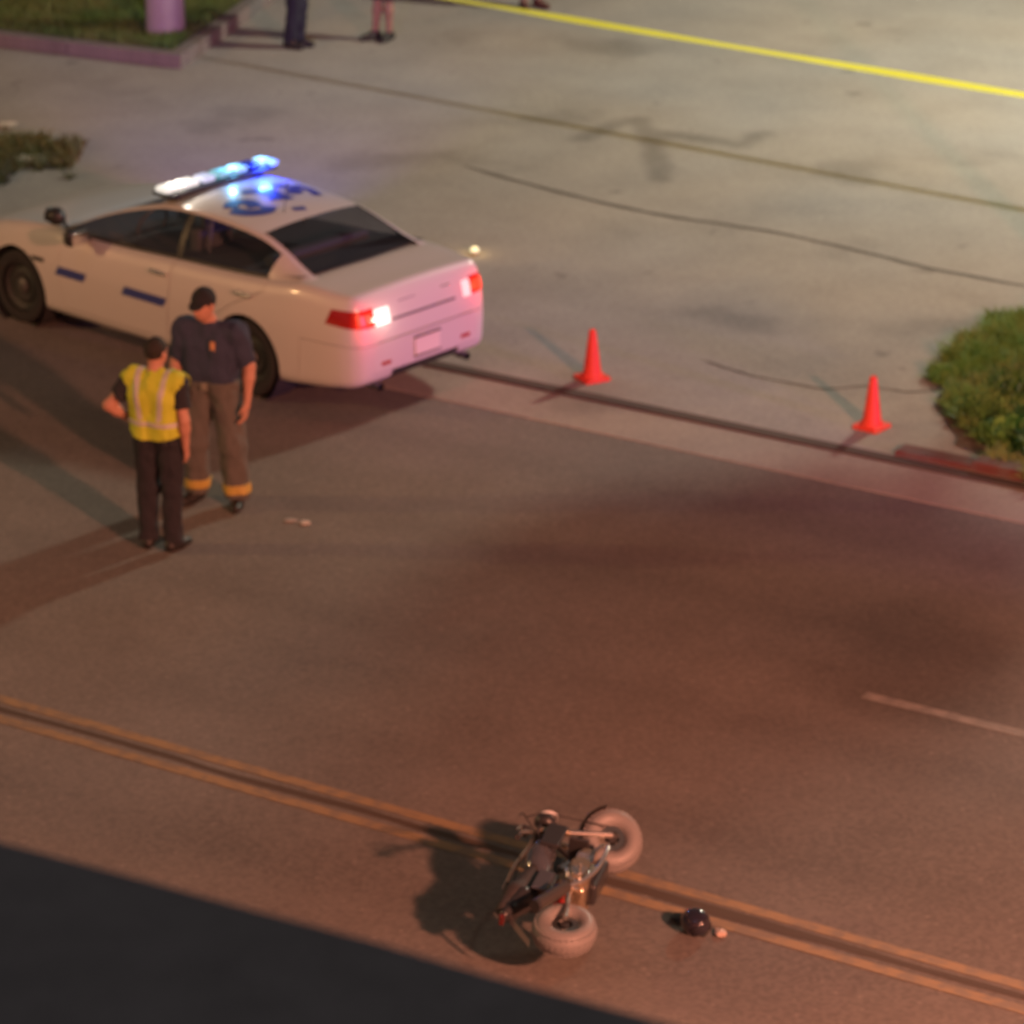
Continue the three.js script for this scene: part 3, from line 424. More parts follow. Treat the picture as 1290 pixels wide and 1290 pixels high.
// ------------------------------------------------------------------ people
const skinMats = { pale: phys([.50, .25, .17], .55), dark: phys([.24, .115, .07], .55), pink: phys([.30, .19, .14], .55) };
function person(o) {
  const t = thing('person', o.label, 'person', [0, 0, 0], 0, o.group); const J = o.joints, s = o.scale ?? 1;
  t.position.copy(o.at); t.rotation.y = o.turn; t.scale.setScalar(s);
  const L = (a, b, k) => [0, 1, 2].map(i => lerp(a[i], b[i], k)), add = (a, b) => a.map((v, i) => v + b[i]), mir = [1, -1];
  const hipC = J.pelvis ?? [0, .95, 0], chest = J.chest ?? [0, 1.28, 0], neck = J.neck ?? [0, 1.49, 0], head = J.head ?? [0, 1.66, .02];
  const arms = [[J.shL ?? [.185, 1.42, 0], J.elL, J.wrL, J.haL], [J.shR ?? [-.185, 1.42, 0], J.elR, J.wrR, J.haR]];
  const legs = [[add(hipC, [.095, -.03, 0]), J.knL, J.anL, J.toL], [add(hipC, [-.095, -.03, 0]), J.knR, J.anR, J.toR]], bw = o.bulk ?? 1;
  const torso = (e = 0) => { const r = []; for (const m of mir) { r.push(bone(add(hipC, [m * .075, .02, 0]), add(L(hipC, chest, .5), [m * .07, 0, .01]), .112 * bw + e, .108 * bw + e), bone(add(L(hipC, chest, .5), [m * .07, 0, .01]), add(chest, [m * .085, .02, 0]), .108 * bw + e, .118 * bw + e)); } r.push(bone(arms[0][0], arms[1][0], .068 + e), bone(add(chest, [0, .1, -.01]), neck, .1 + e, .062 + e * .5)); return r; };
  const upper = e => arms.map(a => bone(a[0], a[1], .060 * bw + e, .044 + e)), legB = (e, e2 = e) => legs.flatMap(l => [bone(l[0], l[1], .088 * bw + e, .056 + e2), bone(l[1], L(l[1], l[2], .35), .055 + e2, .058 + e2), bone(L(l[1], l[2], .35), l[2], .058 + e2, .038 + e2)]);
  const bodyB = [...torso(), ...upper(0), ...arms.flatMap(a => [bone(a[1], L(a[1], a[2], .3), .042, .043), bone(L(a[1], a[2], .3), a[2], .043, .028)]), ...legB(0), ...legs.map(l => bone(l[2], l[3], .036, .032)), bone(neck, add(L(neck, head, .55), [0, 0, -.005]), .058, .054)];
  const f = field(bodyB, .035), all = [hipC, chest, neck, ...arms.flat(), ...legs.flat()], mn = [0, 1, 2].map(i => Math.min(...all.map(p => p[i])) - .2), mx = [0, 1, 2].map(i => Math.max(...all.map(p => p[i])) + .2); mn[1] = -.02;
  const cz = o.coarse ? 1.7 : 1, geos = [nets(f, mn, mx, .013 * cz)];
  // head in its own frame: face towards +z, tilted by o.nod / o.look
  const hm = new THREE.Matrix4().makeRotationFromEuler(new THREE.Euler(o.nod ?? 0, o.look ?? 0, o.tilt ?? 0, 'YXZ')).setPosition(...head);
  const skull = (x, y, z) => { let d = ell(x, y, z, [0, .03, -.012], [.076, .092, .095]); d = smin(d, ell(x, y, z, [0, -.045, .028], [.056, .068, .062]), .05); d = smin(d, cap(x, y, z, [0, .02, .083, 0, -.018, .107, .009, .014]), .02); for (const m of mir) { d = smin(d, ell(x, y, z, [m * .079, -.005, -.008], [.010, .030, .018]), .012); d = Math.max(d, -ell(x, y, z, [m * .031, .008, .096], [.017, .011, .014])); d = smin(d, ell(x, y, z, [m * .031, .007, .076], [.013, .012, .012]), .004); d = smin(d, ell(x, y, z, [m * .03, .026, .078], [.022, .007, .012]), .01); } d = smin(d, ell(x, y, z, [0, -.058, .086], [.024, .006, .01]), .006); d = smin(d, ell(x, y, z, [0, -.072, .083], [.020, .007, .011]), .006); return smin(d, cap(x, y, z, [0, -.06, -.02, 0, -.16, -.035, .052, .055]), .03); };
  geos.push(nets(skull, [-.11, -.17, -.13], [.11, .14, .14], .005 * cz).applyMatrix4(hm));
  // hands: palm and five fingers, relaxed curl
  arms.forEach((a, i) => {
    const w = new THREE.Vector3(...a[2]), dir = new THREE.Vector3(...(a[3] ?? a[2].map((v, k) => v + (v - a[1][k])))).sub(w).normalize(), sg = i ? -1 : 1;
    const side = V(0, 0, 1).addScaledVector(dir, -dir.z).normalize(), palm = new THREE.Vector3().crossVectors(dir, side).multiplyScalar(sg); // palm faces inward
    const P = (d, s2, p) => { const v = w.clone().addScaledVector(dir, d).addScaledVector(side, s2).addScaledVector(palm, p); return [v.x, v.y, v.z]; };
    const inn = (palm.x * sg < 0 ? 1 : -1), B = [bone(P(-.03, 0, 0), P(.03, 0, 0), .028, .026)]; for (const q of [-.027, -.009, .009, .027]) B.push(bone(P(.02, q * .7, 0), P(.088, q, .004 * inn), .015, .0125));
    const len = [.058, .074, .080, .070]; [-.030, -.010, .010, .029].forEach((q, k) => { const l = len[k]; B.push(bone(P(.09, q, .004 * inn), P(.09 + l * .48, q * 1.05, .012 * inn), .0105, .0095), bone(P(.09 + l * .48, q * 1.05, .012 * inn), P(.09 + l * .8, q * 1.05, .030 * inn), .0095, .0088), bone(P(.09 + l * .8, q * 1.05, .030 * inn), P(.09 + l * .95, q, .046 * inn), .0088, .008)); });
    B.push(bone(P(.02, .024, .006 * inn), P(.055, .048, .018 * inn), .0145, .012), bone(P(.055, .048, .018 * inn), P(.088, .050, .030 * inn), .0115, .009));
    const hf = field(B, .008), pts = B.flatMap(b => [b.slice(0, 3), b.slice(3, 6)]), lo = [0, 1, 2].map(k => Math.min(...pts.map(p => p[k])) - .035), hi = [0, 1, 2].map(k => Math.max(...pts.map(p => p[k])) + .035);
    geos.push(nets(hf, lo, hi, .0045 * (o.coarse ? 1.3 : 1)));
  });
  part('body', mergeGeometries(geos), o.skin, t);
  const wob = (A, fq) => (x, y, z) => A * (noise.noise(x * fq, y * fq * .55, z * fq) + .5 * noise.noise(x * fq * 2.1 + 5, y * fq * 1.1, z * fq * 2.1));
  const cloth = (name, fn, parent, mat, lo, hi, h = .011) => part(name, nets(fn, lo ?? mn, hi ?? mx, h * (name === 'shirt' ? cz : 1)), mat, parent);
  const midY = hipC[1];
  // trousers
  const wl = o.trouserLoose ?? .022, tb = [...torso(.012).slice(0, 4), ...legs.flatMap(l => [bone(l[0], l[1], .092 * bw + .014, .062 + wl), bone(l[1], L(l[1], l[2], o.trouserEnd ?? .97), .060 + wl, .052 + wl)])], tf = field(tb, .03), tw = wob(.018, 11);
  const endY = l => L(l[1], l[2], o.trouserEnd ?? .97)[1];
  const tro = cloth('trousers', (x, y, z) => Math.max(tf(x, y, z) + tw(x, y, z), y - (midY + .085), Math.min(endY(legs[0]), endY(legs[1])) + (o.trouserEnd ? 0 : -.03) - y), t, o.trousers, [mn[0], 0, mn[2]], [mx[0], midY + .15, mx[2]]);
  if (o.hem) for (const l of legs) { const y0 = l[2][1] + .035, hf = field([bone(l[1], l[2], .064 + wl, .056 + wl)], .01); cloth('reflective_hem', (x, y, z) => Math.max(hf(x, y, z) + tw(x, y, z) - .006, y - (y0 + .075), y0 - y), tro, o.hem, [l[2][0] - .15, y0 - .04, l[2][2] - .16], [l[2][0] + .15, y0 + .12, l[2][2] + .16], .008); }
  // shirt with short sleeves
  const sl = o.sleeve ?? .72, sT = field(torso(.017), .04), sA = field(arms.map(a => bone(a[0], L(a[0], a[1], sl), .064 * bw + .018, .056 + .020)), .01), sw = wob(.019, 10);
  const sf = (x, y, z) => smin(sT(x, y, z), Math.max(sA(x, y, z), cutArm(x, y, z)), .035);
  function cutArm(x, y, z) { let d = -1; for (const a of arms) { const e = L(a[0], a[1], sl), dx = a[1].map((v, i) => v - a[0][i]), l = Math.hypot(...dx), r = Math.hypot(x - e[0], y - e[1], z - e[2]); if (r < .13) d = Math.max(d, ((x - e[0]) * dx[0] + (y - e[1]) * dx[1] + (z - e[2]) * dx[2]) / l - .012); } return d; }
  const shirtLow = midY + (o.shirtOut ? -.13 : .03);
  const shirt = cloth('shirt', (x, y, z) => Math.max(sf(x, y, z) + sw(x, y, z), shirtLow - y, y - (neck[1] + .015)), t, o.shirt, [mn[0], shirtLow - .05, mn[2]], [mx[0], neck[1] + .06, mx[2]]);
  if (!o.shirtOut) { const bf = field(torso(.026).slice(0, 4), .03); const bl = cloth('belt', (x, y, z) => Math.max(bf(x, y, z), y - (midY + .075), midY + .03 - y), t, o.belt ?? blackTrim, [mn[0], midY, mn[2]], [mx[0], midY + .11, mx[2]], .009); }
  // footwear
  legs.forEach(l => { const d = V(l[3][0] - l[2][0], 0, l[3][2] - l[2][2]).normalize(), a = l[2], q = (k, y) => [a[0] + d.x * k, y, a[2] + d.z * k], ff = field([bone(q(-.045, .048), q(.07, .045), .044, .046), bone(q(.07, .043), q(.165, .038), .048, .036), bone(q(-.02, .06), [a[0], o.bootTop ?? .15, a[2]], .05, .058)], .03); cloth('shoe', (x, y, z) => Math.max(ff(x, y, z), .002 - y, y - (o.bootTop ?? .15)), t, o.shoe, [a[0] - .26, -.02, a[2] - .26], [a[0] + .26, .24, a[2] + .26], .008); });
  // hair and cap
  const hairF = (x, y, z) => Math.max(ell(x, y, z, [0, .034, -.016], [.083, .099, .1]) + .003 * noise.noise(x * 90, y * 90, z * 90), -(y - lerp(-.055, .062, sstep(-.02, .07, z))));
  part('hair', nets(hairF, [-.1, -.08, -.14], [.1, .15, .12], .006).applyMatrix4(hm), o.hair ?? std([.02, .016, .013], .8), t);
  if (o.cap) { const cf = (x, y, z) => { const crown = Math.max(ell(x, y, z, [0, .040, -.012], [.092, .104, .106]), .036 - y), brim = Math.max(Math.abs(y - (.046 - .5 * Math.max(0, z - .08) - x * x * 2.2)) - .005, Math.hypot(x * 1.05, z - .070) - .070, .05 - z); return smin(crown, brim, .006); }; part('cap', nets(cf, [-.12, .0, -.14], [.12, .17, .2], .005).applyMatrix4(hm), o.cap, t); }
  return { t, shirt, torso, field, cloth, L, add, neck, chest, hipC, wob, mn, mx, arms, sf, sw };
}
const cottonNavy = std([.034, .044, .082], .92), turnout = std([.112, .108, .096], .93), uniform = std([.022, .022, .028], .9), hemYellow = phys([.50, .36, .08], .5);
const vestYellow = std([.52, .60, .04], .75), silverStrip = std([.52, .50, .47], .45), boot = phys([.02, .018, .017], .5);
{ // fire fighter facing the camera
  const P = person({
    label: 'person in navy t-shirt, dark cap and turnout trousers with yellow hem bands', at: gp(272, 634).setY(0), turn: -.30, scale: 1.055, bulk: 1.10, skin: skinMats.pale, cap: std([.016, .017, .022], .9), shirt: cottonNavy, trousers: turnout, shoe: boot, hem: hemYellow, trouserLoose: .046, shirtOut: false, sleeve: .86, nod: .16, look: -.28, belt: turnout,
    joints: { pelvis: [0, .95, -.01], chest: [0, 1.27, .0], neck: [.0, 1.485, .03], head: [-.015, 1.625, .085], shL: [.205, 1.41, .01], shR: [-.205, 1.41, .02], elL: [.295, 1.13, -.03], wrL: [.30, .87, .05], haL: [.295, .72, .09], elR: [-.28, 1.13, .02], wrR: [-.24, .92, .17], haR: [-.2, .82, .27], knL: [.165, .51, .03], anL: [.185, .09, .0], toL: [.22, .04, .13], knR: [-.14, .51, .03], anR: [-.16, .09, -.03], toR: [-.2, .04, .1] }
  });
  // chest emblem and trouser fly flap
  const em = V(.075, 1.33, 0); const bb = []; for (let z = .3; z > 0; z -= .002) if (P.sf(em.x, em.y, z) + P.sw(em.x, em.y, z) < 0) { em.z = z; break; }
  part('chest_emblem', rbox(.038, .075, .008, .003, em.x, em.y, em.z + .003), std([.60, .30, .14], .6), P.shirt);
  part('belt_buckle', rbox(.05, .06, .012, .004, -.01, 1.0, .145), std([.35, .32, .26], .4, { metalness: .4 }), P.t);
}
{ // officer seen from behind in a high visibility vest
  const P = person({
    label: 'person in yellow safety vest and dark uniform with one hand on hip', at: gp(204, 690).setY(0), turn: 2.80, scale: .985, skin: skinMats.pale, shirt: uniform, trousers: uniform, shoe: boot, sleeve: .62, nod: .08, look: -.25, trouserLoose: .026, bulk: 1.02,
    joints: { pelvis: [0, .95, 0], chest: [0, 1.27, 0], neck: [0, 1.48, .01], head: [0, 1.635, .035], shL: [.19, 1.41, 0], shR: [-.19, 1.41, 0], elL: [.37, 1.20, -.10], wrL: [.23, 1.03, .06], haL: [.14, .97, .12], elR: [-.255, 1.13, -.05], wrR: [-.24, .88, .0], haR: [-.23, .75, .06], knL: [.105, .51, .02], anL: [.10, .09, -.02], toL: [.13, .04, .12], knR: [-.10, .51, .02], anR: [-.115, .09, -.02], toR: [-.16, .04, .11] }
  });
  const vt = P.torso(.036), vf = P.field(vt, .04), arm = (x, y, z) => { let d = 9; for (const a of P.arms) d = Math.min(d, cap(x, y, z, bone(P.add(a[0], [a[0][0] * .22, .0, 0]), a[1], .078, .058))); return d; };
  const vw = P.wob(.019, 10), body = e => (x, y, z) => Math.max(vf(x, y, z) + vw(x, y, z) - e, .985 + (z > -.02 ? .05 : 0) - .03 * Math.cos(x * 8) - y, y - 1.535, -arm(x, y, z), z > 0 ? .035 + (1.48 - y) * -.05 - Math.abs(x) + (y > 1.3 ? (y - 1.3) * .3 : 0) : -1, .062 - Math.hypot(x, z - .01) - Math.max(0, 1.44 - y) * 3);
  const vest = P.cloth('safety_vest', body(0), P.t, vestYellow, [-.3, .9, -.26], [.3, 1.55, .26], .009);
  const bd = (lo, hi) => (x, y, z) => Math.max(body(.004)(x, y, z), y - hi, lo - y), rib = m => (x, y, z) => Math.max(body(.004)(x, y, z), Math.abs(x - m * (.115 - .10 * (1.45 - y))) - .024, 1.12 - y);
  P.cloth('reflective_strip', bd(1.075, 1.115), vest, silverStrip, [-.3, 1.03, -.26], [.3, 1.16, .26], .008);
  for (const m of [1, -1]) P.cloth('reflective_strip', rib(m), vest, silverStrip, [-.3, 1.08, -.26], [.3, 1.52, .26], .008);
  part('radio', rbox(.05, .12, .035, .01, -.185, 1.0, -.03), blackTrim, P.t); part('holster', rbox(.045, .17, .07, .015, -.195, .90, .05), blackTrim, P.t);
}
const stand = { haL: [.25, .74, .09], haR: [-.25, .74, .09], elL: [.25, 1.13, -.03], wrL: [.25, .88, .05], elR: [-.25, 1.13, -.03], wrR: [-.25, .88, .05], knL: [.10, .51, .02], anL: [.10, .09, -.02], toL: [.14, .04, .12], knR: [-.10, .51, .02], anR: [-.10, .09, -.02], toR: [-.14, .04, .12] };
person({ label: 'person in long dark navy trousers and black shoes standing beside the island kerb', coarse: true, at: gp(374, 60, .03), turn: 1.15, skin: skinMats.pale, shirt: cottonNavy, trousers: std([.018, .02, .035], .9), shoe: boot, joints: { ...stand, knL: [.06, .51, .03], anL: [.055, .09, .0], toL: [.07, .04, .13], knR: [-.06, .51, .0], anR: [-.065, .09, -.06], toR: [-.08, .04, .08] } });
person({ label: 'person with bare legs in dark shorts and black sneakers', coarse: true, at: gp(484, 50, .03), turn: -.75, skin: skinMats.pink, shirt: cottonNavy, trousers: std([.02, .02, .03], .9), trouserEnd: .02, shoe: boot, bootTop: .115, shirtOut: true, joints: { ...stand, knL: [.085, .52, .0], anL: [.07, .09, -.02], toL: [.10, .04, .10], knR: [-.06, .51, .03], anR: [-.07, .09, .08], toR: [-.11, .04, .2] } });
person({ label: 'person with bare legs and brown shoes standing behind the yellow tape', coarse: true, at: gp(670, 11, .03), turn: .5, skin: skinMats.pink, shirt: std([.25, .1, .09], .9), trousers: std([.06, .05, .05], .9), trouserEnd: .02, shoe: std([.10, .045, .035], .8), bootTop: .115, shirtOut: true, joints: stand });

// ------------------------------------------------------------------ cones
function cone(p, turn, label, lean = 0) {
  const t = thing('traffic_cone', label, 'traffic cone', p, turn); t.rotation.z = lean;
  const m = std([.82, .065, .03], .6);
  const sq = new THREE.Shape(); const w = .125, r = .03; sq.moveTo(-w + r, -w); sq.lineTo(w - r, -w); sq.absarc(w - r, -w + r, r, -1.571, 0); sq.lineTo(w, w - r); sq.absarc(w - r, w - r, r, 0, 1.571); sq.lineTo(-w + r, w); sq.absarc(-w + r, w - r, r, 1.571, 3.142); sq.lineTo(-w, -w + r); sq.absarc(-w + r, -w + r, r, 3.142, 4.712);
  part('base', new THREE.ExtrudeGeometry(sq, { depth: .018, bevelEnabled: true, bevelSize: .004, bevelThickness: .004, bevelSegments: 2 }).rotateX(-Math.PI / 2).translate(0, .004, 0), m, t);
  part('cone_body', new THREE.LatheGeometry([[.104, .022], [.098, .045], [.086, .06], [.080, .075], [.032, .445], [.027, .458], [.020, .46], [.018, .45], [.020, .43]].map(q => new THREE.Vector2(...q)), 32), m, t);
}
cone(gp(746, 477, .03), .5, 'red traffic cone standing beside the tarred gutter joint');
cone(gp(1098, 538, .03), .9, 'red traffic cone standing near the green bushes');

// ------------------------------------------------------------------ barrier tape and its posts
{
  const A = gp(-110, -119, 1.06), B = gp(1620, 174, 1.02), n = 90;
  const t = thing('barrier_tape', 'yellow barrier tape stretched across the lot', 'tape'), mat = new THREE.MeshPhysicalMaterial({ color: new THREE.Color().setRGB(.98, .93, .10), roughness: .8, transmission: .9, thickness: 0, side: THREE.DoubleSide });
  part('tape_band', gridGeo(n, 2, (u, v) => { const p = A.clone().lerp(B, u); p.y -= .10 * 4 * u * (1 - u) * .25; const a = .45 + .8 * fbm(u * 7, 2.2) + .25 * Math.sin(u * 31), w = (v - .5) * .085; p.y += Math.cos(a) * w; p.z += Math.sin(a) * w * .848; p.x += Math.sin(a) * w * -.53; return p; }), mat, t);
  for (const [p, lab] of [[A, 'grey steel post holding the far end of the yellow tape'], [B, 'grey steel post holding the near end of the yellow tape']]) { const q = thing('tape_post', lab, 'post', [p.x, .03, p.z]); part('post', bar([0, 0, 0], [0, 1.15, 0], .025), steel, q); part('base', cyl(.16, .18, .05).translate(0, .025, 0), rubber, q); }
}
// ------------------------------------------------------------------ pole base on the island
{
  const p = gp(209, 44, .15), t = thing('light_pole', 'thick pale purple grey round pole standing on the grass island', 'pole', [p.x, .14, p.z]);
  part('pole_base', new THREE.LatheGeometry([[0, 0], [.25, 0], [.25, .03], [.235, .06], [.222, .9], [.20, .95], [.0, .95]].map(q => new THREE.Vector2(...q)), 36), std([.36, .31, .37], .8, { bumpMap: grainBump, bumpScale: .004 }), t);
  part('pole', cyl(.07, .1, 6, 20).translate(0, 3.95, 0), steel, t);
}
// ------------------------------------------------------------------ bushes by the kerb
{
  const leaf = (() => { const g = gridGeo(2, 3, (u, v) => V((u - .5) * .062 * Math.sin(Math.PI * (.10 + .85 * v) ** .8), v * .085, -.03 * v * v + Math.abs(u - .5) * .02)); return g.toNonIndexed(); })();
  const tmp = new THREE.Matrix4(), q = new THREE.Quaternion(), e = new THREE.Euler(), nm = new THREE.Matrix3();
  function shrub(x, z, rx, h, n, label, tone) {
    const t = thing('shrub', label, 'shrub', [x, .04, z], 0, 'bushes beside the kerb'), P = [], Nn = [], C = [], lp = leaf.attributes.position, ln = leaf.attributes.normal, v = V(0, 0, 0);
    for (let i = 0; i < n; i++) {
      const a = rr(0, 6.283), b = Math.acos(rr(-.05, 1)), lump = 1 + .45 * fbm(Math.cos(a) * 2.2 + x, Math.sin(a) * 2.2 + z, b * 1.6, 3), R = lump * Math.pow(rnd(), .30);
      const px = Math.sin(b) * Math.cos(a) * rx * R, pz = Math.sin(b) * Math.sin(a) * rx * R, py = Math.cos(b) * h * R + .02;
      e.set(rr(.1, 1.9), a * -1 + Math.PI / 2 + rr(-1.5, 1.5), rr(-.9, .9), 'YXZ'); const s = rr(.55, 1.25); tmp.compose(V(px, py, pz), q.setFromEuler(e), V(s, s, s)); nm.getNormalMatrix(tmp);
      const d = clamp(.45 + fbm(px * 5 + x, pz * 5, py * 5) * 1.1 + rr(-.22, .22)), cr = lerp(.060, .150, d) * tone, cg = lerp(.17, .31, d) * tone, cb = lerp(.03, .065, d) * tone;
      for (let k = 0; k < lp.count; k++) { v.fromBufferAttribute(lp, k).applyMatrix4(tmp); P.push(v.x, v.y, v.z); v.fromBufferAttribute(ln, k).applyMatrix3(nm).normalize(); Nn.push(v.x, v.y, v.z); C.push(cr, cg, cb); }
    }
    const g = new THREE.BufferGeometry(); g.setAttribute('position', new THREE.Float32BufferAttribute(P, 3)); g.setAttribute('normal', new THREE.Float32BufferAttribute(Nn, 3)); g.setAttribute('color', new THREE.Float32BufferAttribute(C, 3));
    part('crown', g, new THREE.MeshPhysicalMaterial({ vertexColors: true, roughness: .7, side: THREE.DoubleSide, transmission: .25, thickness: 0 }), t);
    const st = []; for (let i = 0; i < 9; i++) { const a = rr(0, 6.28); st.push(bar([rr(-.05, .05), 0, rr(-.05, .05)], [Math.cos(a) * rx * .6, h * rr(.5, .8), Math.sin(a) * rx * .6], .008, 6)); }
    part('stems', join(st), std([.09, .06, .04], .9), t);
  }
  const at = (u, v) => gp(u, v, .04);
  for (const [u, v, rx, h, n, lab, tone] of [[1240, 528, .24, .09, 1000, 'low green plant at the tip of the grass verge', 1.2], [1282, 556, .28, .11, 1300, 'bright green low plant near the red kerb', 1.45], [1300, 500, .36, .14, 1700, 'rounded low plant in the middle of the grass verge', 1.15], [1350, 570, .5, .3, 2200, 'bushy green shrub along the red kerb', 1.2]]) { const p = at(u, v); shrub(p.x, p.z, rx, h, n, lab, tone); }
  // long grass of the verge
  const blade = gridGeo(1, 4, (u, v) => V((u - .5) * .012 * (1 - v * .8), v * .20 - .05 * v * v, .14 * v * v)), N = 46000;
  const im = new THREE.InstancedMesh(blade, new THREE.MeshStandardMaterial({ roughness: .8, side: THREE.DoubleSide }), N), m = new THREE.Matrix4(), c = new THREE.Color(); let i = 0, guard = 0;
  const poly = [[1178, 497], [1196, 468], [1216, 440], [1246, 418], [1290, 400], [1420, 372], [1480, 560], [1400, 640], [1300, 606], [1268, 588], [1240, 562], [1206, 528]].map(([a, b]) => at(a, b));
  const inside = (x, z) => { let r = false; for (let a = 0, b = poly.length - 1; a < poly.length; b = a++) { const A = poly[a], B = poly[b]; if ((A.z > z) !== (B.z > z) && x < (B.x - A.x) * (z - A.z) / (B.z - A.z) + A.x) r = !r; } return r; };
  const bx = new THREE.Box3().setFromPoints(poly);
  while (i < N && guard++ < 4e5) {
    const x = rr(bx.min.x, bx.max.x), z = rr(bx.min.z, bx.max.z), f = fbm(x * 2.3, z * 2.3, 6, 3); if (!inside(x + .55 * fbm(x * 2.6, z * 2.6, 2, 3), z + .7 * fbm(x * 2.6, z * 2.6, 9, 3)) || f < -.20) continue;
    e.set(rr(-.5, .7), rr(0, 6.28), rr(-.5, .5)); const s = rr(.35, .85) * (1 + 1.3 * f); m.compose(V(x, .044, z), q.setFromEuler(e), V(1.5, s, s)); im.setMatrixAt(i, m);
    const d = clamp(.42 + fbm(x * 1.4, z * 1.4, 14, 3) * 1.5 + rr(-.25, .25)); im.setColorAt(i++, c.setRGB(lerp(.13, .27, d), lerp(.32, .31, d), lerp(.05, .10, d)));
  }
  im.count = i; im.name = 'verge_grass'; im.userData = { kind: 'stuff', label: 'long green grass filling the verge behind the red kerb', category: 'grass' }; sh(im); scene.add(im);
}
// ------------------------------------------------------------------ unseen tree added on the verge to shade the road from the lot lamp
{
  const t = thing('added_shade_tree', 'leafy tree added out of view on the verge to shade the road', 'tree', [5.6, .04, -32.4]);
  part('trunk', join([bar([0, 0, 0], [-.05, 1.6, .03], .13, 14, .10), bar([-.05, 1.55, .03], [.02, 3.4, 0], .10, 12, .07)]), std([.10, .075, .055], .95), t);
  const limbs = [], tips = []; for (let i = 0; i < 11; i++) { const a = i * 2.4, L = rr(.3, .95), y = rr(3.0, 3.5), p = V(Math.cos(a) * L - .1, y + rr(.5, 1.35), Math.sin(a) * L); limbs.push(bar([0, y - .1, 0], p, .045, 8, .015)); tips.push(p); }
  part('limbs', join(limbs), std([.10, .075, .055], .95), t);
  const lf = gridGeo(1, 2, (u, v) => V((u - .5) * .11 * Math.sin(Math.PI * (.1 + .8 * v)), v * .15, -.03 * v * v)).toNonIndexed(), lp = lf.attributes.position, ln = lf.attributes.normal, P = [], N = [], C = [], m = new THREE.Matrix4(), q = new THREE.Quaternion(), e = new THREE.Euler(), nm = new THREE.Matrix3(), v = V(0, 0, 0);
  for (let i = 0; i < 3600; i++) { const b = tips[i % tips.length], r = .58 * Math.cbrt(rnd()), a = rr(0, 6.283), c = rr(-1, 1), sn = Math.sqrt(1 - c * c); const y = b.y + r * c * .8; if (y < 3.3) continue; e.set(rr(0, 6.3), rr(0, 6.3), rr(0, 6.3)); const s = rr(.7, 1.3); m.compose(V(b.x + r * sn * Math.cos(a), y, b.z + r * sn * Math.sin(a)), q.setFromEuler(e), V(s, s, s)); nm.getNormalMatrix(m); const d = rnd(); for (let k = 0; k < lp.count; k++) { v.fromBufferAttribute(lp, k).applyMatrix4(m); P.push(v.x, v.y, v.z); v.fromBufferAttribute(ln, k).applyMatrix3(nm).normalize(); N.push(v.x, v.y, v.z); C.push(lerp(.05, .1, d), lerp(.09, .15, d), .035); } }
  const g = new THREE.BufferGeometry(); g.setAttribute('position', new THREE.Float32BufferAttribute(P, 3)); g.setAttribute('normal', new THREE.Float32BufferAttribute(N, 3)); g.setAttribute('color', new THREE.Float32BufferAttribute(C, 3));
  part('crown', g, new THREE.MeshStandardMaterial({ vertexColors: true, roughness: .8, side: THREE.DoubleSide }), t);
}
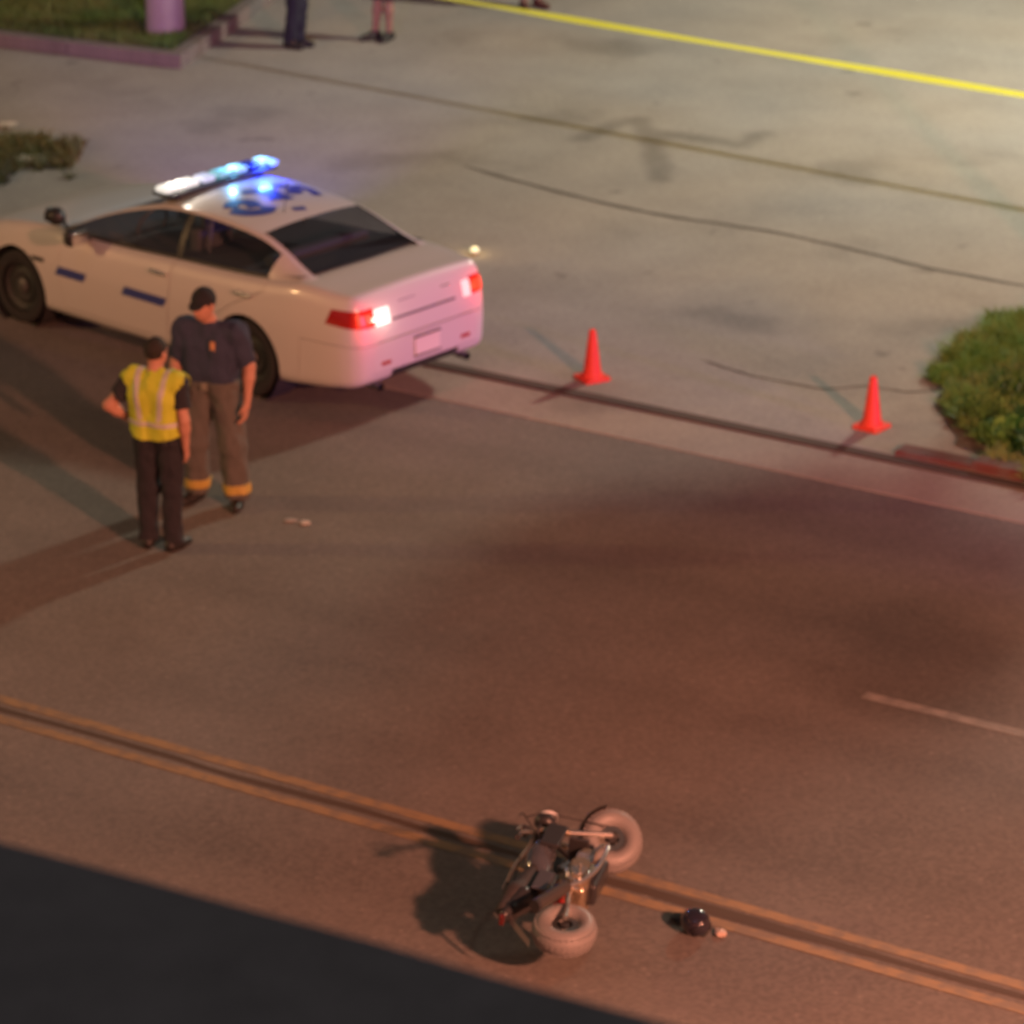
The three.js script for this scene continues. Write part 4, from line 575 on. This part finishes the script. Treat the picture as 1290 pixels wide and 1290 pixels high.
// ------------------------------------------------------------------ fallen motorcycle (x forward, y up, z to its right in its own frame)
{
  const t = thing('motorcycle', 'small fat tyred motorcycle lying on its side across the yellow line', 'motorcycle');
  const tyre = std([.215, .21, .205], .5), blk = phys([.03, .03, .032], .35, { clearcoat: .5 }), gold = std([.66, .54, .38], .24, { metalness: .85 }), alu = std([.80, .77, .72], .2, { metalness: .9 }), seatM = std([.035, .033, .034], .7), silverBlue = phys([.11, .12, .14], .2, { clearcoat: 1, metalness: .4 });
  const root = grp('chassis', t); // filled below, then flattened into t
  const WB = 1.16, R = .235;
  const tor = new THREE.TorusGeometry(R - .076, .076, 18, 44).scale(1, 1, 1.15), rim = new THREE.LatheGeometry([[.125, -.055], [.118, -.05], [.105, -.03], [.105, .03], [.118, .05], [.125, .055]].map(p => new THREE.Vector2(...p)), 36).rotateX(Math.PI / 2);
  const spokes = join([cyl(.035, .035, .10, 18).rotateX(Math.PI / 2), ...[0, 1, 2, 3, 4].map(i => box(.016, .085, .03, 0, .07, 0).rotateZ(i * 1.2566))]);
  const treadG = join([...Array(34)].flatMap((_, i) => [-1, 0, 1].map(r => box(.026, .012, .034, 0, R - .0045 - Math.abs(r) * .017, 0).rotateX(0).translate(0, 0, r * .047).rotateZ((i + (r ? .5 : 0)) * Math.PI * 2 / 34))));
  const disc = new THREE.RingGeometry(.055, .095, 32).translate(0, 0, .048);
  function wheel(name, x, y, q) { const w = grp(name, t); w.userData.loc = new THREE.Matrix4().compose(V(x, y, 0), q, V(1, 1, 1)); const ty = part('tyre', tor, tyre, w); part('tread', treadG, tyre, ty); part('rim', rim, std([.05, .05, .05], .4, { metalness: .6, side: THREE.DoubleSide }), w); part('spokes', spokes, darkMetal, w); part('brake_disc', disc, new THREE.MeshStandardMaterial({ color: 0xbbb8b0, metalness: 1, roughness: .3, side: THREE.DoubleSide }), w); return w; }
  const steer = new THREE.Quaternion().setFromAxisAngle(V(-.42, .91, 0).normalize(), -.50); // bars turned
  const rw = wheel('rear_wheel', 0, R, new THREE.Quaternion()), fw = wheel('front_wheel', WB, R, steer);
  const sq = (g) => { g.translate(-(WB - .17), -.72, 0); g.applyQuaternion(steer); g.translate(WB - .17, .72, 0); return g; };
  const P = (n, g, m, par = t) => part(n, g, m, par);
  // the front wheel turns with the fork
  { const c = V(WB, R, 0).sub(V(WB - .17, .72, 0)).applyQuaternion(steer).add(V(WB - .17, .72, 0)); fw.userData.loc.compose(c, steer, V(1, 1, 1)); }
  for (const z of [-.095, .095]) { const f = P('fork_leg', sq(bar([WB, R, z], [WB - .12, .56, z], .020, 14)), alu); P('fork_tube', sq(bar([WB - .11, .54, z], [WB - .19, .78, z], .027, 14)), gold, f); }
  P('fork_clamp', sq(join([rbox(.07, .035, .26, .012, WB - .145, .62, 0), rbox(.07, .03, .26, .012, WB - .185, .76, 0)])), blk);
  P('front_fender', sq(gridGeo(16, 6, (u, v) => { const a = lerp(.5, 2.3, u), w = (v - .5) * .15; return V(WB + Math.cos(a) * (R + .025 - w * w * 3), R + Math.sin(a) * (R + .025 - w * w * 3), w); })), new THREE.MeshPhysicalMaterial({ color: blk.color, roughness: .35, side: THREE.DoubleSide }));
  const hb = P('handlebar', sq(tube([[WB - .47, .86, -.42], [WB - .34, .86, -.26], [WB - .20, .79, -.07], [WB - .20, .79, .07], [WB - .34, .86, .26], [WB - .47, .86, .42]], .014, 40)), alu);
  for (const z of [-1, 1]) { P('grip', sq(bar([WB - .40, .86, z * .33], [WB - .48, .86, z * .435], .019, 12)), rubber, hb); P('lever', sq(tube([[WB - .32, .86, z * .24], [WB - .33, .875, z * .32], [WB - .42, .89, z * .42]], .007, 12, 6)), alu, hb);  }
  const hl = P('headlight', sq(new THREE.SphereGeometry(.085, 24, 16).scale(.75, 1.05, 1).translate(WB - .06, .74, 0)), blk); P('headlight_lens', sq(cyl(.072, .072, .02, 24).rotateZ(Math.PI / 2 + .2).translate(WB - .005, .735, 0)), phys([.7, .7, .7], .08, { clearcoat: 1 }), hl);
  P('gauge', sq(rbox(.05, .06, .10, .015, WB - .17, .86, 0)), blk);
  P('fuel_tank', nets((x, y, z) => smin(ell(x, y, z, [.74, .66, 0], [.20, .105, .115]), cap(x, y, z, [.62, .62, 0, .50, .58, 0, .085, .06]), .06), [.38, .48, -.2], [1.0, .82, .2], .012), silverBlue);
  for (const z of [-1, 1]) P('tank_shroud', rbox(.26, .15, .03, .014, .86, .60, z * .125).rotateZ(.0), blk);
  P('seat', nets((x, y, z) => smin(cap(x, y, z, [.55, .64, 0, .25, .68, 0, .075, .085]), cap(x, y, z, [.25, .70, 0, .08, .72, 0, .085, .06]), .05), [-.14, .5, -.15], [.68, .85, .15], .012), seatM);
  P('tail', nets((x, y, z) => cap(x, y * 1.0, z * .8, [.22, .62, 0, .0, .69, 0, .08, .04]), [-.24, .52, -.14], [.3, .8, .14], .011), blk);
  P('tail_lamp', rbox(.03, .04, .08, .01, -.045, .695, 0), phys([.10, .012, .012], .15, { clearcoat: 1 }));
  const fe = P('rear_fender', gridGeo(10, 4, (u, v) => V(lerp(-.02, -.24, u), lerp(.64, .42, u), (v - .5) * .06)), new THREE.MeshPhysicalMaterial({ color: new THREE.Color().setRGB(.32, .28, .26), roughness: .4, side: THREE.DoubleSide }));
  P('frame', join([bar([WB - .17, .72, 0], [.50, .50, 0], .026), bar([.50, .50, 0], [.38, .32, 0], .026), bar([.50, .55, .06], [.05, .64, .05], .014), bar([.50, .55, -.06], [.05, .64, -.05], .014), bar([WB - .20, .62, 0], [.74, .36, 0], .018)]), darkMetal);
  P('swingarm', join([bar([.38, .32, .09], [0, R, .095], .020), bar([.38, .32, -.09], [0, R, -.095], .020), bar([.36, .32, -.10], [.36, .32, .10], .022)]), alu);
  P('shock', join([bar([.30, .34, 0], [.40, .56, 0], .014), ...[...Array(7)].map((_, i) => new THREE.TorusGeometry(.032, .008, 8, 18).rotateX(Math.PI / 2).rotateZ(-.42).translate(lerp(.31, .39, i / 6), lerp(.37, .53, i / 6), 0))]), std([.35, .03, .03], .4));
  const en = P('engine', join([rbox(.34, .20, .20, .04, .52, .30, 0, 3), cyl(.095, .095, .05, 28).rotateX(Math.PI / 2).translate(.46, .29, .115), cyl(.07, .07, .05, 28).rotateX(Math.PI / 2).translate(.60, .31, .11), cyl(.095, .095, .05, 28).rotateX(Math.PI / 2).translate(.48, .29, -.115)]), gold);
  P('cylinder_fins', join([...Array(7)].map((_, i) => rbox(.012, .13, .16, .004, .70 + i * .019, .325, 0))), alu, en); P('cylinder_head', rbox(.07, .12, .14, .02, .86, .325, 0), gold, en);
  P('engine_bolts', join([...Array(7)].map((_, i) => cyl(.009, .009, .015, 8).rotateX(Math.PI / 2).translate(.46 + Math.cos(i * .9) * .075, .29 + Math.sin(i * .9) * .075, .142))), alu, en);
  P('exhaust_pipe', tube([[.86, .30, .05], [.92, .22, .10], [.80, .17, .15], [.55, .17, .16], [.36, .22, .17], [.22, .32, .175]], .018, 50, 10), alu);
  const mu = P('muffler', bar([.24, .31, .175], [-.06, .44, .185], .045, 22), std([.14, .13, .12], .3, { metalness: .7 })); P('muffler_cap', bar([-.055, .438, .185], [-.08, .449, .185], .047, 22), blk, mu);
  for (const z of [-1, 1]) P('foot_peg', bar([.44, .27, z * .12], [.43, .27, z * .25], .011, 10), alu);
  P('kickstand', tube([[.42, .22, -.10], [.30, .10, -.14], [.20, .06, -.15]], .010, 14), alu);
  P('side_cover', rbox(.22, .12, .02, .009, .36, .52, .095), silverBlue); P('side_cover', rbox(.22, .12, .02, .009, .36, .52, -.095), silverBlue);
  P('air_box', rbox(.22, .14, .15, .03, .40, .50, 0), blk); P('under_cowl', rbox(.36, .10, .16, .03, .62, .19, 0), blk); P('radiator', rbox(.03, .16, .20, .01, .93, .42, 0), darkMetal);
  P('chain_guard', rbox(.34, .05, .02, .008, .20, .30, -.11), blk); P('rear_sprocket', cyl(.075, .075, .008, 28).rotateX(Math.PI / 2).translate(0, R, -.075), alu); P('crank_case', join([cyl(.05, .05, .03, 24).rotateX(Math.PI / 2).translate(.46, .29, .155), new THREE.TorusGeometry(.085, .009, 8, 28).translate(.46, .29, .142)]), alu, en);
  P('carburettor', join([cyl(.03, .03, .10, 16).rotateZ(1.2).translate(.66, .45, .03), cyl(.022, .022, .06, 14).translate(.64, .41, .03)]), alu); P('shift_lever', tube([[.52, .22, .13], [.42, .20, .16], [.36, .22, .18]], .007, 12, 6), alu);
  P('throttle_cable', tube([[WB - .36, .86, .26], [WB - .18, .88, .16], [.86, .74, .12], [.70, .52, .09]], .005, 24, 6), rubber); P('clutch_cable', tube([[WB - .36, .86, -.26], [WB - .16, .86, -.14], [.84, .66, -.10], [.58, .40, -.10]], .005, 24, 6), rubber);
  P('brake_line', tube([[WB - .28, .84, .2], [WB - .14, .74, .17], [WB - .06, .5, .13], [WB - .01, .26, .10]], .005, 24, 6), rubber);
  t.remove(root);
  // lay it down: columns of the basis are its forward, up and right axes in the world
  const F = V(.29, .10, -.95).normalize(), Sd = V(.06, .98, .16); Sd.addScaledVector(F, -Sd.dot(F)).normalize(); const U = new THREE.Vector3().crossVectors(Sd, F).normalize();
  const M = new THREE.Matrix4().makeBasis(F, U, Sd);
  for (const w of [rw, fw]) { w.userData.loc.decompose(w.position, w.quaternion, w.scale); delete w.userData.loc; }
  t.quaternion.setFromRotationMatrix(M); t.scale.set(.92, .84, .95); t.position.copy(gp(708, 1190)); t.updateMatrixWorld(true);
  const bbx = new THREE.Box3().setFromObject(t, true); t.position.y -= bbx.min.y; t.updateMatrixWorld(true);
  const wc = rw.getWorldPosition(V(0, 0, 0)), to = gp(711, 1172, wc.y); t.position.x += to.x - wc.x; t.position.z += to.z - wc.z;
}
// ------------------------------------------------------------------ small things on the road
{ // dark helmet by the yellow line
  const p = gp(883, 1172), t = thing('helmet', 'dark glossy helmet lying on the road beside the motorcycle', 'helmet', [p.x, 0, p.z], .5); t.rotation.z = .55; t.scale.set(.8, .72, .85);
  const shell = nets((x, y, z) => { let d = ell(x, y, z, [0, .115, 0], [.112, .115, .125]); d = Math.max(d, -ell(x, y, z, [0, .02, .02], [.085, .085, .09])); return Math.max(d, -Math.max(Math.abs(y - .115) - .04, .05 - z, Math.abs(x) - .095)); }, [-.15, -.02, -.16], [.15, .26, .16], .008);
  part('shell', shell, phys([.02, .017, .028], .16, { clearcoat: 1 }), t);
  part('visor', gridGeo(16, 6, (u, v) => { const a = lerp(-.85, .85, u), y = lerp(.072, .158, v); return V(Math.sin(a) * .108, y, Math.cos(a) * .122); }), new THREE.MeshPhysicalMaterial({ color: new THREE.Color().setRGB(.03, .03, .04), roughness: .05, side: THREE.DoubleSide }), t);
  part('trim_band', new THREE.TorusGeometry(.095, .007, 8, 36).rotateX(Math.PI / 2).translate(0, .028, 0), rubber, t);
}
function shard(name, label, cat, p, w, h, d, mat) { const s = rr(0, 50), g = new THREE.IcosahedronGeometry(1, 1), P = g.attributes.position; for (let i = 0; i < P.count; i++) { const k = 1 + .5 * noise.noise(P.getX(i) * 1.7 + s, P.getY(i) * 1.7, P.getZ(i) * 1.7); P.setXYZ(i, P.getX(i) * w * k, Math.max(-.7, P.getY(i)) * h * k + h * .7, P.getZ(i) * d * k); } g.computeVertexNormals(); g.translate(p.x, p.y, p.z); solo(name, label, cat, g, mat); }
shard('broken_fairing', 'small pale plastic fragment lying beside the dark helmet', 'debris', gp(907, 1178), .04, .02, .05, std([.55, .42, .34], .5));
shard('glove', 'small dark scrap lying just behind the helmet', 'debris', gp(856, 1158), .06, .018, .07, std([.03, .028, .03], .9));
shard('debris_scrap', 'little pale scrap of debris on the asphalt near the boots', 'debris', gp(384, 660), .045, .014, .04, std([.6, .56, .5], .6));
shard('debris_scrap', 'thin grey sliver of debris on the asphalt near the boots', 'debris', gp(366, 657), .06, .012, .03, std([.38, .36, .33], .6));
{ const p = gp(598, 320, .03), t = thing('warning_light', 'small glowing amber light on the lot past the car trunk', 'warning light', p); part('base', cyl(.04, .045, .03).translate(0, .015, 0), std([.4, .3, .1], .5), t); part('lens', new THREE.SphereGeometry(.045, 20, 10, 0, 6.3, 0, 1.57).translate(0, .03, 0), glow([1, .85, .45], 1.2), t); const l = new THREE.PointLight(0xffd080, .06); l.position.set(0, .13, 0); l.castShadow = true; t.add(l); }

renderer.render(scene, camera);
